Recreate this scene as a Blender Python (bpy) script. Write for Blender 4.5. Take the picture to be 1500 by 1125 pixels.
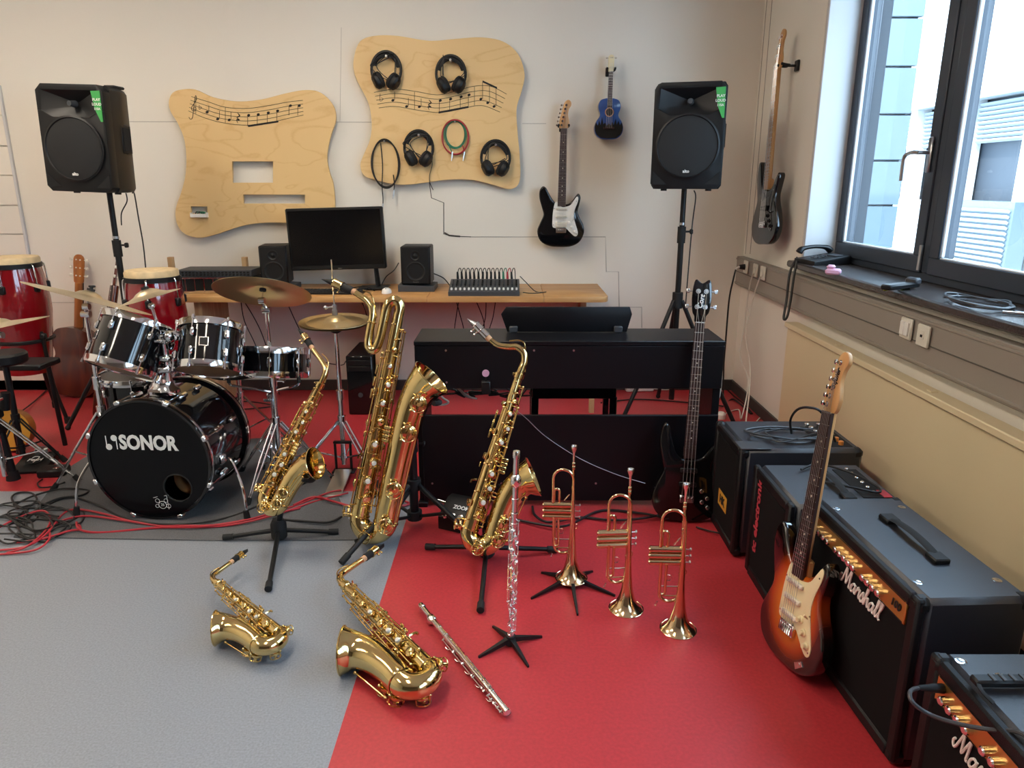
import bpy, bmesh, math, random
from math import sin, cos, pi, radians as R
from mathutils import Matrix, Vector as V
random.seed(7)
for o in list(bpy.data.objects):
    bpy.data.objects.remove(o)
SC = bpy.context.scene
COL = SC.collection

# ---------------------------------------------------------------- camera
PITCH, FPX = R(15.5), 1060.0
cd = bpy.data.cameras.new('camera')
cd.sensor_width = 36.0
cd.lens = FPX / 1500 * 36
cd.clip_start = 0.05
cam = bpy.data.objects.new('camera', cd)
cam.location = (0, 0, 1.5)
cam.rotation_euler = (pi / 2 - PITCH, 0, 0)
COL.objects.link(cam)
SC.camera = cam

# ---------------------------------------------------------------- world, sun, window portals, exposure
w = bpy.data.worlds.new('sky')
SC.world = w
w.use_nodes = True
bg = w.node_tree.nodes['Background']
bg.inputs[0].default_value = (0.56, 0.76, 1.0, 1)
bg.inputs[1].default_value = 6.6
sd = bpy.data.lights.new('sun', 'SUN')
sd.energy = 5.0
sd.color = (1.0, 0.95, 0.87)
sd.angle = R(0.6)
sun = bpy.data.objects.new('sun', sd)
sun.rotation_euler = V((0.55, 0.35, -0.75)).to_track_quat('-Z', 'Y').to_euler()
COL.objects.link(sun)
WINDOWS = [(1.35, 4.20), (-2.10, 0.75)]          # y ranges of the two window bands in the right wall
SILL, HEAD = 1.075, 2.75
for i, (a, b) in enumerate(WINDOWS):
    ld = bpy.data.lights.new('window_portal', 'AREA')
    ld.shape = 'RECTANGLE'
    ld.size, ld.size_y = b - a, HEAD - SILL
    ld.cycles.is_portal = True
    lo = bpy.data.objects.new('window_portal', ld)
    lo.matrix_world = Matrix.Translation((1.97, (a + b) / 2, (SILL + HEAD) / 2)) @ Matrix(((0, 0, 1, 0), (1, 0, 0, 0), (0, 1, 0, 0), (0, 0, 0, 1)))
    COL.objects.link(lo)
LAMP = 17.0                                        # ceiling lamps, warm white
SC.view_settings.view_transform = 'Standard'
SC.view_settings.look = 'None'
SC.view_settings.gamma = 1.0
SC.view_settings.use_curve_mapping = False
SC.view_settings.exposure = 1.0
SC.cycles.max_bounces = 8
SC.cycles.caustics_reflective = False
SC.cycles.caustics_refractive = False
SC.cycles.sample_clamp_indirect = 6.0

# ---------------------------------------------------------------- measuring helpers (photo pixel -> point in the room)
def ray(px, py):
    a = (px - 750) / FPX
    b = -(py - 562.5) / FPX
    return V((a, cos(PITCH) + b * sin(PITCH), -sin(PITCH) + b * cos(PITCH)))
def at(px, py, Y):
    d = ray(px, py)
    return V((0, 0, 1.5)) + d * (Y / d.y)
def fl(px, py, z=0.0):
    d = ray(px, py)
    return V((0, 0, 1.5)) + d * ((z - 1.5) / d.z)
def onx(px, py, X):
    d = ray(px, py)
    return V((0, 0, 1.5)) + d * (X / d.x)

# ---------------------------------------------------------------- materials
def c8(r, g, b):
    f = lambda u: (u / 255 / 12.92) if u <= 10.3 else (((u / 255) + .055) / 1.055) ** 2.4
    return (f(r), f(g), f(b), 1)
MATS = {}
def mat(name, col, rough=0.5, metal=0.0, coat=0.0, bump=None, var=None, emit=None, spec=0.5, alpha=None):
    m = bpy.data.materials.new(name)
    m.use_nodes = True
    nt = m.node_tree
    b = nt.nodes['Principled BSDF']
    b.inputs['Base Color'].default_value = col
    b.inputs['Roughness'].default_value = rough
    b.inputs['Metallic'].default_value = metal
    b.inputs['Coat Weight'].default_value = coat
    b.inputs['Coat Roughness'].default_value = 0.04
    b.inputs['Specular IOR Level'].default_value = spec
    if bump or var:
        tc = nt.nodes.new('ShaderNodeTexCoord')
    if bump:
        n = nt.nodes.new('ShaderNodeTexNoise')
        n.inputs['Scale'].default_value = bump[0]
        n.inputs['Detail'].default_value = 3
        bp = nt.nodes.new('ShaderNodeBump')
        bp.inputs['Strength'].default_value = bump[1]
        bp.inputs['Distance'].default_value = 0.002
        nt.links.new(tc.outputs['Object'], n.inputs['Vector'])
        nt.links.new(n.outputs['Fac'], bp.inputs['Height'])
        nt.links.new(bp.outputs['Normal'], b.inputs['Normal'])
    if var:
        n = nt.nodes.new('ShaderNodeTexNoise')
        n.inputs['Scale'].default_value = var[0]
        n.inputs['Detail'].default_value = 6
        r = nt.nodes.new('ShaderNodeValToRGB')
        r.color_ramp.elements[0].position = .3
        r.color_ramp.elements[1].position = .7
        k = var[1]
        r.color_ramp.elements[0].color = tuple(v * (1 - k) for v in col[:3]) + (1,)
        r.color_ramp.elements[1].color = tuple(min(1, v * (1 + k)) for v in col[:3]) + (1,)
        nt.links.new(tc.outputs['Object'], n.inputs['Vector'])
        nt.links.new(n.outputs['Fac'], r.inputs['Fac'])
        nt.links.new(r.outputs['Color'], b.inputs['Base Color'])
    if emit:
        b.inputs['Emission Color'].default_value = emit[0]
        b.inputs['Emission Strength'].default_value = emit[1]
    MATS[name] = m
    return m
def wood(name, c0, c1, scale=(1, 1, 1), rough=0.4, ring=5.0, dist=3.0, coat=0.0):
    m = mat(name, c0, rough, coat=coat)
    nt = m.node_tree
    b = nt.nodes['Principled BSDF']
    tc = nt.nodes.new('ShaderNodeTexCoord')
    mp = nt.nodes.new('ShaderNodeMapping')
    mp.inputs['Scale'].default_value = scale
    n = nt.nodes.new('ShaderNodeTexNoise')
    n.inputs['Scale'].default_value = ring
    n.inputs['Detail'].default_value = 2
    n.inputs['Distortion'].default_value = 0.6
    mu = nt.nodes.new('ShaderNodeMath'); mu.operation = 'MULTIPLY'; mu.inputs[1].default_value = dist * 6
    fr = nt.nodes.new('ShaderNodeMath'); fr.operation = 'PINGPONG'; fr.inputs[1].default_value = 1.0
    n2 = nt.nodes.new('ShaderNodeTexNoise')
    n2.inputs['Scale'].default_value = 60
    ad = nt.nodes.new('ShaderNodeMath'); ad.operation = 'MULTIPLY_ADD'; ad.inputs[1].default_value = .35
    r = nt.nodes.new('ShaderNodeValToRGB')
    r.color_ramp.elements[0].color = c0
    r.color_ramp.elements[1].color = c1
    L = nt.links.new
    L(tc.outputs['Object'], mp.inputs['Vector']); L(mp.outputs['Vector'], n.inputs['Vector']); L(mp.outputs['Vector'], n2.inputs['Vector'])
    L(n.outputs['Fac'], mu.inputs[0]); L(mu.outputs[0], fr.inputs[0]); L(n2.outputs['Fac'], ad.inputs[0]); L(fr.outputs[0], ad.inputs[2])
    L(ad.outputs[0], r.inputs['Fac']); L(r.outputs['Color'], b.inputs['Base Color'])
    return m
mat('wall', c8(232, 226, 214), 0.75, bump=(60, .15))
mat('ceiling', c8(240, 238, 232), 0.8)
mat('wall_white', c8(206, 206, 206), 0.6)
mat('joint', c8(150, 143, 134), 0.8)
mat('crack', c8(70, 64, 60), 0.8)
mat('red_floor', c8(180, 50, 56), 0.42, bump=(300, .08), var=(90, .12))
mat('grey_floor', c8(136, 140, 147), 0.45, bump=(300, .08), var=(160, .16))
mat('rug', c8(96, 96, 98), 0.95, bump=(500, .5), var=(200, .2))
mat('base', c8(62, 58, 56), 0.5)
mat('duct', c8(150, 142, 132), 0.5)
mat('duct_line', c8(95, 90, 84), 0.6)
mat('sill', c8(66, 60, 59), 0.26, var=(220, .35), spec=.7)
mat('radiator', c8(226, 208, 170), 0.4)
mat('anthracite', c8(50, 58, 70), 0.4)
mat('seal', c8(215, 218, 220), 0.4)
mat('gold', (0.76, 0.58, 0.26, 1), 0.11, 1.0)
mat('gold_dark', (0.70, 0.48, 0.19, 1), 0.18, 1.0)
mat('trumpet_brass', (0.78, 0.58, 0.34, 1), 0.14, 1.0)
mat('silver', (0.88, 0.86, 0.84, 1), 0.14, 1.0)
mat('chrome', (0.80, 0.81, 0.83, 1), 0.10, 1.0)
mat('steel', (0.55, 0.55, 0.56, 1), 0.28, 1.0)
mat('cymbal', (0.58, 0.45, 0.24, 1), 0.30, 1.0, bump=(30, .15))
mat('cymbal_pale', (0.74, 0.62, 0.42, 1), 0.36, 1.0)
mat('lacquer', (0.004, 0.004, 0.005, 1), 0.10, coat=.55, spec=.35)
mat('piano', c8(15, 15, 19), 0.40, spec=.25)
mat('plastic', c8(17, 18, 20), 0.45, spec=.35)
mat('plastic_grey', c8(58, 60, 64), 0.5)
mat('rubber', c8(17, 17, 18), 0.75)
mat('matte_black', c8(14, 14, 15), 0.85)
mat('grille', c8(20, 21, 23), 0.7, bump=(900, .8))
mat('tolex', c8(26, 30, 40), 0.46, bump=(420, .25), spec=1.0)
mat('tolex_side', c8(17, 17, 20), 0.5, bump=(420, .4), spec=.3)
mat('cloth', c8(15, 15, 17), 0.9, bump=(700, .6), spec=.2)
mat('amp_gold', (0.62, 0.36, 0.10, 1), 0.32, 0.85)
mat('white', c8(238, 236, 230), 0.4)
mat('cream', c8(236, 222, 180), 0.35)
mat('cream_dark', c8(214, 196, 150), 0.4)
mat('socket', c8(226, 222, 208), 0.45)
mat('conga_red', c8(128, 8, 20), 0.12, coat=1.0)
mat('conga_skin', c8(214, 190, 148), 0.7, var=(20, .15))
mat('drum_head', c8(150, 118, 84), 0.35)
mat('drum_head_white', c8(226, 224, 218), 0.5)
mat('head_black', (0.0025, 0.0028, 0.004, 1), 0.2, spec=.2)
mat('inside', c8(178, 130, 84), 0.6)
wood('ply', c8(216, 174, 114), c8(230, 194, 136), (1, 1, 2.4), .5, 1.9, 2.2)
MATS['ply'].node_tree.nodes['Color Ramp'].color_ramp.elements[1].position = .42
wood('desk', c8(206, 160, 102), c8(184, 134, 80), (0.6, 4, 4), .45, 2.0, 1.5)
wood('raw_wood', c8(206, 172, 128), c8(180, 142, 98), (6, 6, .7), .6, 2, 1)
wood('mahogany', c8(104, 44, 26), c8(82, 32, 20), (5, 5, .8), .25, 2.0, 1.2, coat=.5)
wood('maple', c8(218, 172, 116), c8(200, 150, 96), (6, 6, .8), .35, 2, 1)
wood('rosewood', c8(62, 34, 30), c8(46, 26, 24), (8, 8, 1), .5, 2, 1)
wood('cedar', c8(186, 116, 54), c8(160, 92, 40), (8, 8, 1), .35, 2, 1)
mat('ink', c8(24, 18, 14), 0.7)
mat('screen', (0.003, 0.003, 0.004, 1), 0.25, spec=.2)
mat('red_cable', c8(176, 40, 52), 0.45)
mat('black_cable', c8(24, 24, 25), 0.5)
mat('grey_cable', c8(60, 62, 66), 0.4)
mat('white_cable', c8(226, 222, 210), 0.5)
mat('green_cable', c8(40, 120, 92), 0.5)
mat('green_print', c8(66, 168, 84), 0.5)
mat('pink', c8(222, 170, 196), 0.5)
mat('red_print', c8(196, 60, 70), 0.6)
mat('tc_print', c8(190, 62, 76), 0.6)
mat('front_wall_dimmed', c8(120, 112, 104), 0.8)  # unseen front wall, dimness put into its colour so glossy blacks reflect less
mat('yellow_print', c8(206, 150, 50), 0.6)
mat('orange_knob', c8(226, 140, 60), 0.4)
mat('lime', c8(170, 200, 60), 0.5)
mat('cork', c8(208, 160, 120), 0.8)
mat('ivory', c8(232, 226, 210), 0.25)
mat('blue_uke', c8(38, 78, 150), 0.3, coat=.4, var=(14, .3))
mat('facade', c8(196, 197, 196), 0.8)
mat('facade_grey', c8(92, 106, 114), 0.6)
mat('facade_dark', c8(46, 52, 60), 0.6)
mat('louvre', c8(150, 157, 162), 0.5)
mat('teal', c8(60, 150, 130), 0.6)
mat('asphalt', c8(150, 150, 148), 0.9)
mat('lamp_glow', (1, 1, 1, 1), .5, emit=((1.0, 0.88, 0.72, 1), LAMP))
mat('lamp_body', c8(225, 225, 222), .5)
def glass_mat():
    m = bpy.data.materials.new('window_glass'); m.use_nodes = True
    nt = m.node_tree; nt.nodes.clear()
    o = nt.nodes.new('ShaderNodeOutputMaterial'); t = nt.nodes.new('ShaderNodeBsdfTransparent'); g = nt.nodes.new('ShaderNodeBsdfGlossy')
    g.inputs['Roughness'].default_value = 0.02; t.inputs[0].default_value = (.93, .96, .96, 1)
    fz = nt.nodes.new('ShaderNodeFresnel'); fz.inputs[0].default_value = 1.45
    x = nt.nodes.new('ShaderNodeMixShader')
    ge = nt.nodes.new('ShaderNodeNewGeometry'); om = nt.nodes.new('ShaderNodeMath'); om.operation = 'SUBTRACT'; om.inputs[0].default_value = 1.0
    mu = nt.nodes.new('ShaderNodeMath'); mu.operation = 'MULTIPLY'
    nt.links.new(ge.outputs['Backfacing'], om.inputs[1]); nt.links.new(om.outputs[0], mu.inputs[0]); nt.links.new(fz.outputs[0], mu.inputs[1])
    nt.links.new(mu.outputs[0], x.inputs[0]); nt.links.new(t.outputs[0], x.inputs[1]); nt.links.new(g.outputs[0], x.inputs[2]); nt.links.new(x.outputs[0], o.inputs[0])
    MATS['window_glass'] = m
glass_mat()
def sunburst():
    m = mat('sunburst', (1, 1, 1, 1), .12, coat=1.0)
    nt = m.node_tree; b = nt.nodes['Principled BSDF']
    tc = nt.nodes.new('ShaderNodeTexCoord'); mp = nt.nodes.new('ShaderNodeMapping')
    mp.inputs['Location'].default_value = (0, 0, -.95); mp.inputs['Scale'].default_value = (6.2, 1.0, 5.2)
    ln = nt.nodes.new('ShaderNodeVectorMath'); ln.operation = 'LENGTH'
    r = nt.nodes.new('ShaderNodeValToRGB')
    e = r.color_ramp.elements
    e[0].position = .35; e[0].color = c8(226, 130, 40)
    e[1].position = 1.0; e[1].color = c8(14, 7, 6)
    k = e.new(.68); k.color = c8(170, 66, 18)
    k = e.new(.86); k.color = c8(60, 18, 10)
    L = nt.links.new
    L(tc.outputs['Object'], mp.inputs['Vector']); L(mp.outputs['Vector'], ln.inputs[0]); L(ln.outputs['Value'], r.inputs['Fac']); L(r.outputs['Color'], b.inputs['Base Color'])
sunburst()

# ---------------------------------------------------------------- mesh helpers
def frame(o, z, x=(1, 0, 0)):
    z = V(z).normalized(); x = V(x)
    x = (x - z * x.dot(z))
    if x.length < 1e-5: x = V((0, 1, 0)) - z * z.y
    x.normalize(); y = z.cross(x)
    m = Matrix((x, y, z)).transposed().to_4x4(); m.translation = V(o)
    return m
def smooth_path(pts, n=6, closed=False):
    P = [V(p) for p in pts]; N = len(P); out = []
    rng = range(N) if closed else range(N - 1)
    for i in rng:
        if closed: a, b, c, d = P[(i - 1) % N], P[i], P[(i + 1) % N], P[(i + 2) % N]
        else: a, b, c, d = P[max(i - 1, 0)], P[i], P[i + 1], P[min(i + 2, N - 1)]
        for k in range(n):
            t = k / n
            out.append(0.5 * ((2 * b) + (c - a) * t + (2 * a - 5 * b + 4 * c - d) * t * t + (3 * b - a - 3 * c + d) * t ** 3))
    if not closed: out.append(P[-1])
    return out
class MB:
    def __init__(s, T=None): s.v = []; s.f = []; s.m = []; s.k = 0; s.T = T
    def add(s, vs, fs):
        o = len(s.v)
        if s.T is not None: vs = [s.T @ V(p) for p in vs]
        s.v.extend([tuple(p) for p in vs]); s.f.extend([tuple(i + o for i in f) for f in fs]); s.m.extend([s.k] * len(fs))
        return s
    def box(s, c, d, b=0.0, M=None):
        hx, hy, hz = d[0] / 2, d[1] / 2, d[2] / 2
        cs = [(x, y, z) for x in (-1, 1) for y in (-1, 1) for z in (-1, 1)]
        if b <= 0:
            vs = [(x * hx, y * hy, z * hz) for x, y, z in cs]
            fs = [(0, 1, 3, 2), (4, 6, 7, 5), (0, 4, 5, 1), (2, 3, 7, 6), (0, 2, 6, 4), (1, 5, 7, 3)]
        else:
            b = min(b, hx * .99, hy * .99, hz * .99); vs = []
            for x, y, z in cs:
                vs += [(x * hx, y * (hy - b), z * (hz - b)), (x * (hx - b), y * hy, z * (hz - b)), (x * (hx - b), y * (hy - b), z * hz)]
            q = [(0, 1, 3, 2), (4, 6, 7, 5), (0, 4, 5, 1), (2, 3, 7, 6), (0, 2, 6, 4), (1, 5, 7, 3)]
            ax = [0, 0, 1, 1, 2, 2]
            fs = [tuple(i * 3 + a for i in f) for f, a in zip(q, ax)]
            for i in range(8):
                fs.append((i * 3, i * 3 + 1, i * 3 + 2))
                for bit, (u, w_) in ((4, (1, 2)), (2, (0, 2)), (1, (0, 1))):
                    j = i ^ bit
                    if j > i: fs.append((i * 3 + u, i * 3 + w_, j * 3 + w_, j * 3 + u))
        vs = [V(p) for p in vs]
        if M is not None: vs = [M @ p for p in vs]
        return s.add([p + V(c) for p in vs], fs)
    def tube(s, pts, r, n=8, cap=True, closed=False, flat=1.0):
        P = [V(p) for p in pts]; N = len(P)
        rr = [r] * N if not hasattr(r, '__len__') else list(r)
        if len(rr) != N: rr = [rr[min(int(i / (N - 1) * (len(rr) - 1)), len(rr) - 2)] * (1 - (i / (N - 1) * (len(rr) - 1)) % 1) + rr[min(int(i / (N - 1) * (len(rr) - 1)) + 1, len(rr) - 1)] * ((i / (N - 1) * (len(rr) - 1)) % 1) if i < N - 1 else rr[-1] for i in range(N)]
        vs = []; fs = []; u = None
        for i in range(N):
            if closed: t = P[(i + 1) % N] - P[i - 1]
            else: t = P[min(i + 1, N - 1)] - P[max(i - 1, 0)]
            if t.length < 1e-9: t = V((0, 0, 1))
            t.normalize()
            if u is None:
                u = V((0, 0, 1)) if abs(t.z) < .9 else V((1, 0, 0))
            u = u - t * u.dot(t)
            if u.length < 1e-6: u = t.orthogonal()
            u.normalize(); w_ = t.cross(u)
            for k in range(n):
                a = 2 * pi * k / n
                vs.append(P[i] + (u * cos(a) * flat + w_ * sin(a)) * rr[i])
        for i in range(N if closed else N - 1):
            j = (i + 1) % N
            for k in range(n):
                fs.append((i * n + k, i * n + (k + 1) % n, j * n + (k + 1) % n, j * n + k))
        if cap and not closed:
            fs.append(tuple(range(n))[::-1]); fs.append(tuple((N - 1) * n + k for k in range(n)))
        return s.add(vs, fs)
    def cyl(s, a, b, r0, r1=None, n=14, cap=True):
        return s.tube([a, b], [r0, r0 if r1 is None else r1], n, cap)
    def lathe(s, prof, n=24, M=None, sweep=None):
        vs = []; fs = []; ids = []
        for r, z in prof:
            if r < 1e-6: ids.append([len(vs)]); vs.append(V((0, 0, z)))
            else:
                ids.append(list(range(len(vs), len(vs) + n)))
                vs += [V((r * cos(2 * pi * k / n), r * sin(2 * pi * k / n), z)) for k in range(n)]
        for A, B in zip(ids, ids[1:]):
            for k in range(n):
                k2 = (k + 1) % n
                if len(A) == 1 and len(B) == 1: continue
                if len(A) == 1: fs.append((A[0], B[k], B[k2]))
                elif len(B) == 1: fs.append((A[k], A[k2], B[0]))
                else: fs.append((A[k], A[k2], B[k2], B[k]))
        if M is not None: vs = [M @ p for p in vs]
        return s.add(vs, fs)
    def ring(s, c, R_, r, axis=(0, 0, 1), n=24, m=6, a0=0, a1=2 * pi, x=(1, 0, 0), sx=1.0):
        Mx = frame(c, axis, x)
        full = abs(a1 - a0 - 2 * pi) < 1e-6
        k = n if full else n + 1
        return s.tube([Mx @ V((R_ * sx * cos(a0 + (a1 - a0) * i / n), R_ * sin(a0 + (a1 - a0) * i / n), 0)) for i in range(k)], r, m, closed=full)
    def ball(s, c, r, n=12, sc=(1, 1, 1)):
        return s.lathe([(r * sin(pi * i / 8), -r * cos(pi * i / 8)) for i in range(9)], n, Matrix.Translation(V(c)) @ Matrix.Diagonal((*sc, 1)))
    def slab(s, outline, y0, y1, b=0.0, seg=3):
        # outline: list of (x, z) ; thickness along y, edges rounded by b
        P = [V((p[0], p[1])) for p in outline]; N = len(P)
        area = sum(P[i].x * P[(i + 1) % N].y - P[(i + 1) % N].x * P[i].y for i in range(N))
        nr = []
        for i in range(N):
            t = P[(i + 1) % N] - P[i - 1]
            q = V((-t.y, t.x)) if area > 0 else V((t.y, -t.x))
            nr.append(q.normalized() if q.length > 1e-9 else V((0, 0)))
        rings = []
        if b > 0:
            for k in range(seg + 1):
                a = pi / 2 * k / seg; rings.append((b * (1 - sin(a)), y0 + b * (1 - cos(a))))
            for k in range(seg + 1):
                a = pi / 2 * k / seg; rings.append((b * (1 - cos(a)), y1 - b * (1 - sin(a))))
        else: rings = [(0, y0), (0, y1)]
        vs = []; fs = []
        for ins, y in rings:
            vs += [V((P[i].x + nr[i].x * ins, y, P[i].y + nr[i].y * ins)) for i in range(N)]
        for r_ in range(len(rings) - 1):
            for i in range(N):
                j = (i + 1) % N
                fs.append((r_ * N + i, r_ * N + j, (r_ + 1) * N + j, (r_ + 1) * N + i))
        fs.append(tuple(range(N))); fs.append(tuple((len(rings) - 1) * N + i for i in range(N)))
        return s.add(vs, fs)
    def mesh(s, me, M=None):
        vs = [v.co.copy() for v in me.vertices]
        if M is not None: vs = [M @ p for p in vs]
        return s.add(vs, [tuple(p.vertices) for p in me.polygons])
    def data(s, name, mats, ang=38):
        me = bpy.data.meshes.new(name)
        me.from_pydata(s.v, [], s.f)
        for m in (mats if isinstance(mats, (list, tuple)) else [mats]): me.materials.append(MATS[m])
        bm = bmesh.new(); bm.from_mesh(me)
        bmesh.ops.recalc_face_normals(bm, faces=bm.faces)
        bm.to_mesh(me); bm.free()
        me.polygons.foreach_set('material_index', s.m)
        me.polygons.foreach_set('use_smooth', [True] * len(me.polygons))
        me.set_sharp_from_angle(angle=R(ang))
        me.update()
        return me
    def build(s, name, mats, parent=None, M=None, label=None, ang=38):
        return put(s.data(name, mats, ang), name, parent, M, label)
def put(me, name, parent=None, M=None, label=None):
    o = bpy.data.objects.new(name, me); COL.objects.link(o)
    if parent is not None: o.parent = parent
    if M is not None: o.matrix_local = M
    if label: o['label'] = label
    return o
def thing(name, label, cat, loc=(0, 0, 0), M=None, group=None):
    o = bpy.data.objects.new(name, None); COL.objects.link(o)
    o.empty_display_size = .05
    o.matrix_local = M if M is not None else Matrix.Translation(V(loc))
    o['label'] = label; o['category'] = cat
    if group: o['group'] = group
    return o
def tag(o, label, cat, group=None):
    o['label'] = label; o['category'] = cat
    if group: o['group'] = group
    return o
def struct(o): o['kind'] = 'structure'; return o
def stuff(o): o['kind'] = 'stuff'; return o
def rel(t): return t.matrix_basis.inverted()          # world -> thing coordinates for builders that measure in the room
TXT = {}
def text_mesh(body, size, ext, off=0.0, shear=0.0, align='CENTER'):
    key = (body, size, ext, off, shear, align)
    if key not in TXT:
        cu = bpy.data.curves.new('lettering', 'FONT')
        cu.body = body; cu.size = size; cu.extrude = ext; cu.offset = off; cu.shear = shear
        cu.align_x = align; cu.align_y = 'CENTER'; cu.resolution_u = 3
        o = bpy.data.objects.new('lettering', cu); COL.objects.link(o)
        dg = bpy.context.evaluated_depsgraph_get()
        me = bpy.data.meshes.new_from_object(o.evaluated_get(dg))
        bpy.data.objects.remove(o); bpy.data.curves.remove(cu)
        TXT[key] = me
    return TXT[key]
def cable(name, label, pts, r, m, cat='cable', group=None, n=6, seg=6):
    P = smooth_path(pts, seg)
    lo = V((sum(p.x for p in P) / len(P), sum(p.y for p in P) / len(P), min(p.z for p in P)))
    b = MB(Matrix.Translation(-lo)); b.tube(P, r, n)
    o = b.build(name, m); o.location = lo
    return tag(o, label, cat, group)
XZ = Matrix(((1, 0, 0, 0), (0, 0, -1, 0), (0, 1, 0, 0), (0, 0, 0, 1)))      # lettering plane facing -Y
# ================================================================ the room
XL, XR, YB, YF, HC = -4.6, 1.66, 5.25, -3.6, 3.15
GX, GY = -0.49, 3.38
b = MB(); b.box(((XL + XR) / 2, (GY + YB) / 2, -.05), (XR - XL, YB - GY, .1)); b.box(((GX + XR) / 2, (YF + GY) / 2, -.05), (XR - GX, GY - YF, .1))
struct(b.build('floor', 'red_floor'))['label'] = 'red linoleum floor'
b = MB(); b.box(((XL + GX) / 2, (YF + GY) / 2, -.05), (GX - XL, GY - YF, .1))
struct(b.build('floor', 'grey_floor'))['label'] = 'speckled grey linoleum floor area'
b = MB(); b.box(((XL + XR) / 2, (YF + YB) / 2, HC + .06), (XR - XL + .6, YB - YF + .3, .12))
struct(b.build('ceiling', 'ceiling'))
b = MB(); b.box(((XL + XR) / 2 + .1, YB + .08, HC / 2), (XR - XL + .6, .16, HC))
wall_back = struct(b.build('wall_back', 'wall'))
b = MB(); b.box((XL - .08, (YF + YB) / 2, HC / 2), (.16, YB - YF, HC)); struct(b.build('wall_left', 'wall'))
b = MB(); b.box(((XL + XR) / 2, YF - .08, HC / 2), (XR - XL + .6, .16, HC)); struct(b.build('wall_front', 'front_wall_dimmed'))
WT = .34
b = MB()
b.box((XR + WT / 2, (YF + YB) / 2, (SILL - .04) / 2), (WT, YB - YF, SILL - .04))
b.box((XR + WT / 2, (YF + YB) / 2, (HEAD + HC) / 2), (WT, YB - YF, HC - HEAD))
b.box((XR + .25, (YF + YB) / 2, SILL - .02), (.18, YB - YF, .04))
ys = [YF] + [v for a in sorted(WINDOWS) for v in a] + [YB]
for i in range(0, len(ys), 2):
    b.box((XR + WT / 2, (ys[i] + ys[i + 1]) / 2, (SILL - .04 + HEAD) / 2), (WT, ys[i + 1] - ys[i], HEAD - SILL + .04))
wall_right = struct(b.build('wall_right', 'wall'))
b = MB(); b.box((1.755, 4.185, (SILL + HEAD) / 2), (.19, .03, HEAD - SILL), .004)
b.build('reveal_panel', 'wall_white', wall_right, label='white painted window reveal')
# joints and the thin crack in the plaster of the back wall
def wline(name, pts, r, m):
    q = MB(); q.tube([at(px, py, YB - .0005) for px, py in pts], r, 5); return q.build(name, m, wall_back)
wline('panel_joint', [(60, 178), (545, 179)], .0016, 'joint')
wline('panel_joint', [(765, 181), (800, 181)], .0016, 'joint')
wline('panel_joint', [(60, 443), (160, 443)], .0016, 'joint')
wline('panel_joint', [(500, 40), (498, 178)], .0010, 'joint')
wline('plaster_crack', [(628, 262), (632, 290), (650, 297), (650, 343), (662, 346), (690, 347)], .0028, 'crack')
wline('plaster_crack', [(690, 347), (887, 347), (888, 398), (906, 398), (907, 450), (940, 450), (940, 480)], .0022, 'joint')
wline('plaster_crack', [(651, 341), (658, 345), (674, 346.5)], .006, 'crack')
b = MB()
for px in (1094, 1101): b.tube([onx(px - 2, 372, XR), V((XR, onx(px - 2, 372, XR).y, HC))], .003, 5)
b.build('corner_joint', 'joint', wall_right)
# boarded panel at the left end of the back wall
t = struct(bpy.data.objects.new('trim_1', None)); COL.objects.link(t); t.location = (-3.9, YB, 0); t['label'] = 'white boarded panelling with a pale edge strip'
e = at(22, 250, YB).x
zs = [0] + [at(10, y, YB).z for y in (520, 478, 436, 387, 343, 301, 257, 214, 169, 125)]
for z0, z1 in zip(zs, zs[1:]):
    q = MB(); q.box(((XL + e) / 2 + 3.9, -.008, (z0 + z1) / 2), (e - XL - .01, .016, z1 - z0 - .006), .002); q.build('board', 'wall', t)
q = MB(); q.box((e + 3.9, -.012, zs[-1] / 2), (.018, .024, zs[-1]), .003); q.build('edge_strip', 'wall_white', t)
b = MB(); b.box(((XL + XR) / 2, YB - .008, .04), (XR - XL, .016, .08), .003); struct(b.build('baseboard_back', 'base'))
b = MB(); b.box((XR - .008, (YF + YB) / 2, .04), (.016, YB - YF - .04, .08), .003); struct(b.build('baseboard_right', 'base'))
# cable duct under the window
t = struct(bpy.data.objects.new('trim_2', None)); COL.objects.link(t); t.location = (XR, 2, .9); t['label'] = 'grey cable duct running under the window sill'
q = MB(); q.box((-.025, .8, .0), (.05, 4.86, .20), .004); q.build('duct_body', 'duct', t)
q = MB(); q.box((-.052, .8, -.005), (.004, 4.86, .004)); q.build('cover_joint', 'duct_line', t)
q = MB(); q.box((-.052, .8, .082), (.006, 4.86, .012), .002); q.build('upper_lip', 'duct', t)
q = MB(); q.box((-.052, .8, -.085), (.006, 4.86, .012), .002); q.build('lower_lip', 'duct', t)
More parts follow.
